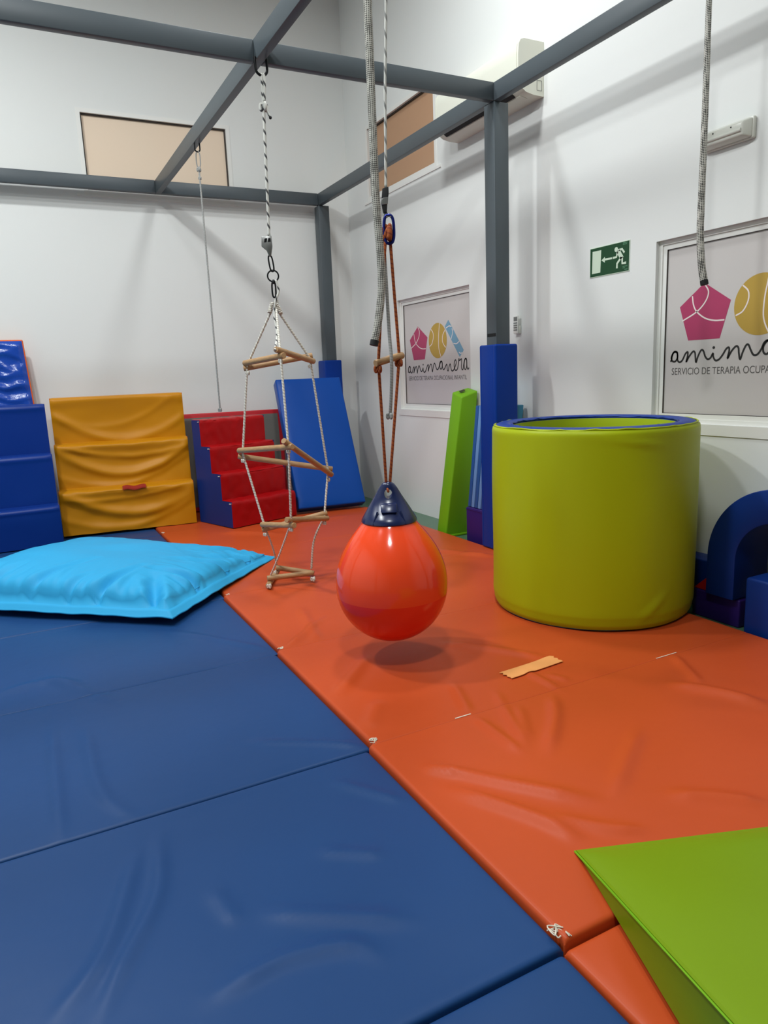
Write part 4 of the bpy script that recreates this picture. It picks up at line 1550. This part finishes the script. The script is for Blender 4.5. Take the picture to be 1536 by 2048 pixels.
bpy.context.view_layer.update()
dg = bpy.context.evaluated_depsgraph_get()
nm = bpy.data.meshes.new_from_object(cap.evaluated_get(dg))
cap.modifiers.clear()
cap.data = nm
nm.shade_smooth()
nm.set_sharp_from_angle(angle=math.radians(50))
bpy.data.objects.remove(cutter)
part('cap_tab', bevel(hexa([tuple(BCN + cr_ * (sx * 0.034) - cv * d + Vector((0, 0, zz))) for zz, d0 in ((0.333, 0.094), (0.366, 0.068)) for sx, d in ((-1, d0), (1, d0), (1, d0 - 0.03), (-1, d0 - 0.03))]), 0.004, 2), 'buoy_cap', cap, 40)
for sx in (-1, 1):
    pts = [BCN + cr_ * (sx * 0.048 + sx * 0.02 * k) - cv * (0.078 + 0.018 * k) + Vector((0, 0, 0.335 - 0.052 * k)) for k in (0, 0.5, 1.0)]
    g = tube(pts, 0.004, 6)
    part('cap_rib', (g[0], g[1]), 'buoy_cap', cap, 60)

# the orange cords, spreader dowel, carabiner and adjuster
KT = Vector((1.376, 2.576, 1.785))
CT, CBm = Vector((1.376, 2.568, 1.842)), Vector((1.376, 2.575, 1.752))
sw = cr_                                            # spreader direction, seen almost broadside
DLv, DRv = Vector((1.340, 2.660, 1.299)), Vector((1.440, 2.555, 1.316))


def on_depth(u, base):                              # point offset along the broadside direction
    return base + cr_ * u


MID = Vector((1.376, 2.602, 1.307))
dl, dr_ = MID + cr_ * -0.056 + cv * -0.045 + Vector((0, 0, -0.016)), MID + cr_ * 0.056 + cv * 0.045 + Vector((0, 0, 0.014))
g = tube([dl, dl + (dr_ - dl) * 0.03, MID, dr_ - (dr_ - dl) * 0.03, dr_], 0.0145, 14, taper=lambda s: 0.88 if s < 0.01 or s > 0.99 else 1.0)
part('spreader_bar', g, 'wood', by, 50)
pl_, pr_ = MID + cr_ * -0.044 + cv * -0.035 + Vector((0, 0, -0.012)), MID + cr_ * 0.042 + cv * 0.034 + Vector((0, 0, 0.010))
RC = 0.0062
et = EYE + Vector((0, 0, 0.014))
rope([KT + cr_ * -0.006, KT.lerp(pl_, 0.45) + cr_ * -0.006, pl_], RC, 'rope_orange', by, 'cord', lobes=0)
rope([KT + cr_ * 0.008, KT.lerp(pr_, 0.45) + cr_ * 0.004, pr_], RC, 'rope_orange', by, 'cord', lobes=0)
rope([pl_, et + cr_ * -0.006], RC, 'rope_orange', by, 'cord', lobes=0)
rope([pr_, et + cr_ * 0.006], RC, 'rope_orange', by, 'cord', lobes=0)
g = tube(catmull([et + cr_ * -0.006 + Vector((0, 0, 0.02)), EYE + cv * -0.03 + Vector((0, 0, 0.012)), EYE + Vector((0, 0, 0.008)), EYE + cv * 0.03 + Vector((0, 0, 0.012)), et + cr_ * 0.006 + Vector((0, 0, 0.02))], 6), 0.0055, 8)
part('cord_loop', g, 'rope_orange', by, 180)
knot(pl_ + Vector((0, 0, -0.026)), 0.015, 'rope_orange', by, 81)
knot(pr_ + Vector((0, 0, -0.026)), 0.015, 'rope_orange', by, 82)
knot(KT + cr_ * -0.002 + Vector((0, 0, -0.004)), 0.024, 'rope_orange', by, 83)
knot(KT + cr_ * 0.004 + Vector((0, 0, 0.016)), 0.016, 'rope_orange', by, 84)
oval_link((CT + CBm) / 2 + cr_ * 0.004, 0.052, 0.019, 0.006, 'blue_metal', by, 'carabiner', 0.0, cr_)
# black strap adjuster above the carabiner
st = [(-0.012, 0.048), (0.012, 0.054), (0.012, 0.030), (0.006, -0.002), (0.002, -0.040), (-0.012, -0.042), (-0.018, -0.004)]
SC = Vector((1.376, 2.580, 1.898))
part('strap_adjuster', bevel(prism(st, lambda u, v, w: SC + cr_ * u + Vector((0, 0, v)) + cv * w, -0.011, 0.011), 0.003, 2), 'black_cloth', by, 40)
part('adjuster_buckle', bevel(prism([(-0.015, 0.012), (0.010, 0.016), (0.007, -0.010), (-0.016, -0.012)], lambda u, v, w: SC + cr_ * u + Vector((0, 0, v)) + cv * w, -0.0135, -0.0105), 0.001, 1), 'metal', by, 40)
for s in (-1, 1):
    rope([SC + Vector((0, 0, -0.038)) + cr_ * s * 0.002, CT + cr_ * (0.004 + s * 0.008) + Vector((0, 0, -0.002))], 0.0035, 'rope_grey', by, 'link_cord', lobes=0)
HB = Vector((1.377, 2.52, ZB - 0.078))
rope([HB + Vector((0.012, 0.0, 0.0)), Vector((1.3775, 2.555, 2.30)), SC + Vector((0.002, 0, 0.05))], 0.0052, 'rope_pale', by, 'rope', lobes=2, turns=9, amp=0.08, step=0.015)
rope(catmull([HB + Vector((0.0, 0.012, 0.0)), (1.366, 2.568, 2.74), (1.362, 2.585, 2.64), (1.357, 2.590, 2.612)], 6), 0.0055, 'rope_pale', by, 'rope_tail', lobes=2, turns=9, amp=0.08)
part('tail_tip', sphere((1.3565, 2.5905, 2.606), 0.0085, 10, 8, (1, 1, 0.8)), 'rope_white', by, 180)
# grey tail cord with a knot
GT = catmull([SC + Vector((0, 0, -0.03)) + cr_ * -0.006, Vector((1.366, 2.590, 1.764)), Vector((1.369, 2.590, 1.613)), Vector((1.372, 2.585, 1.40)), Vector((1.372, 2.575, 1.30)), Vector((1.374, 2.590, 1.18)), Vector((1.375, 2.610, 1.085))], 8)
rope(GT, 0.0068, 'rope_grey', by, 'tail_cord', lobes=0, step=0.01)
knot(Vector((1.375, 2.611, 1.078)), 0.013, 'rope_grey', by, 85)
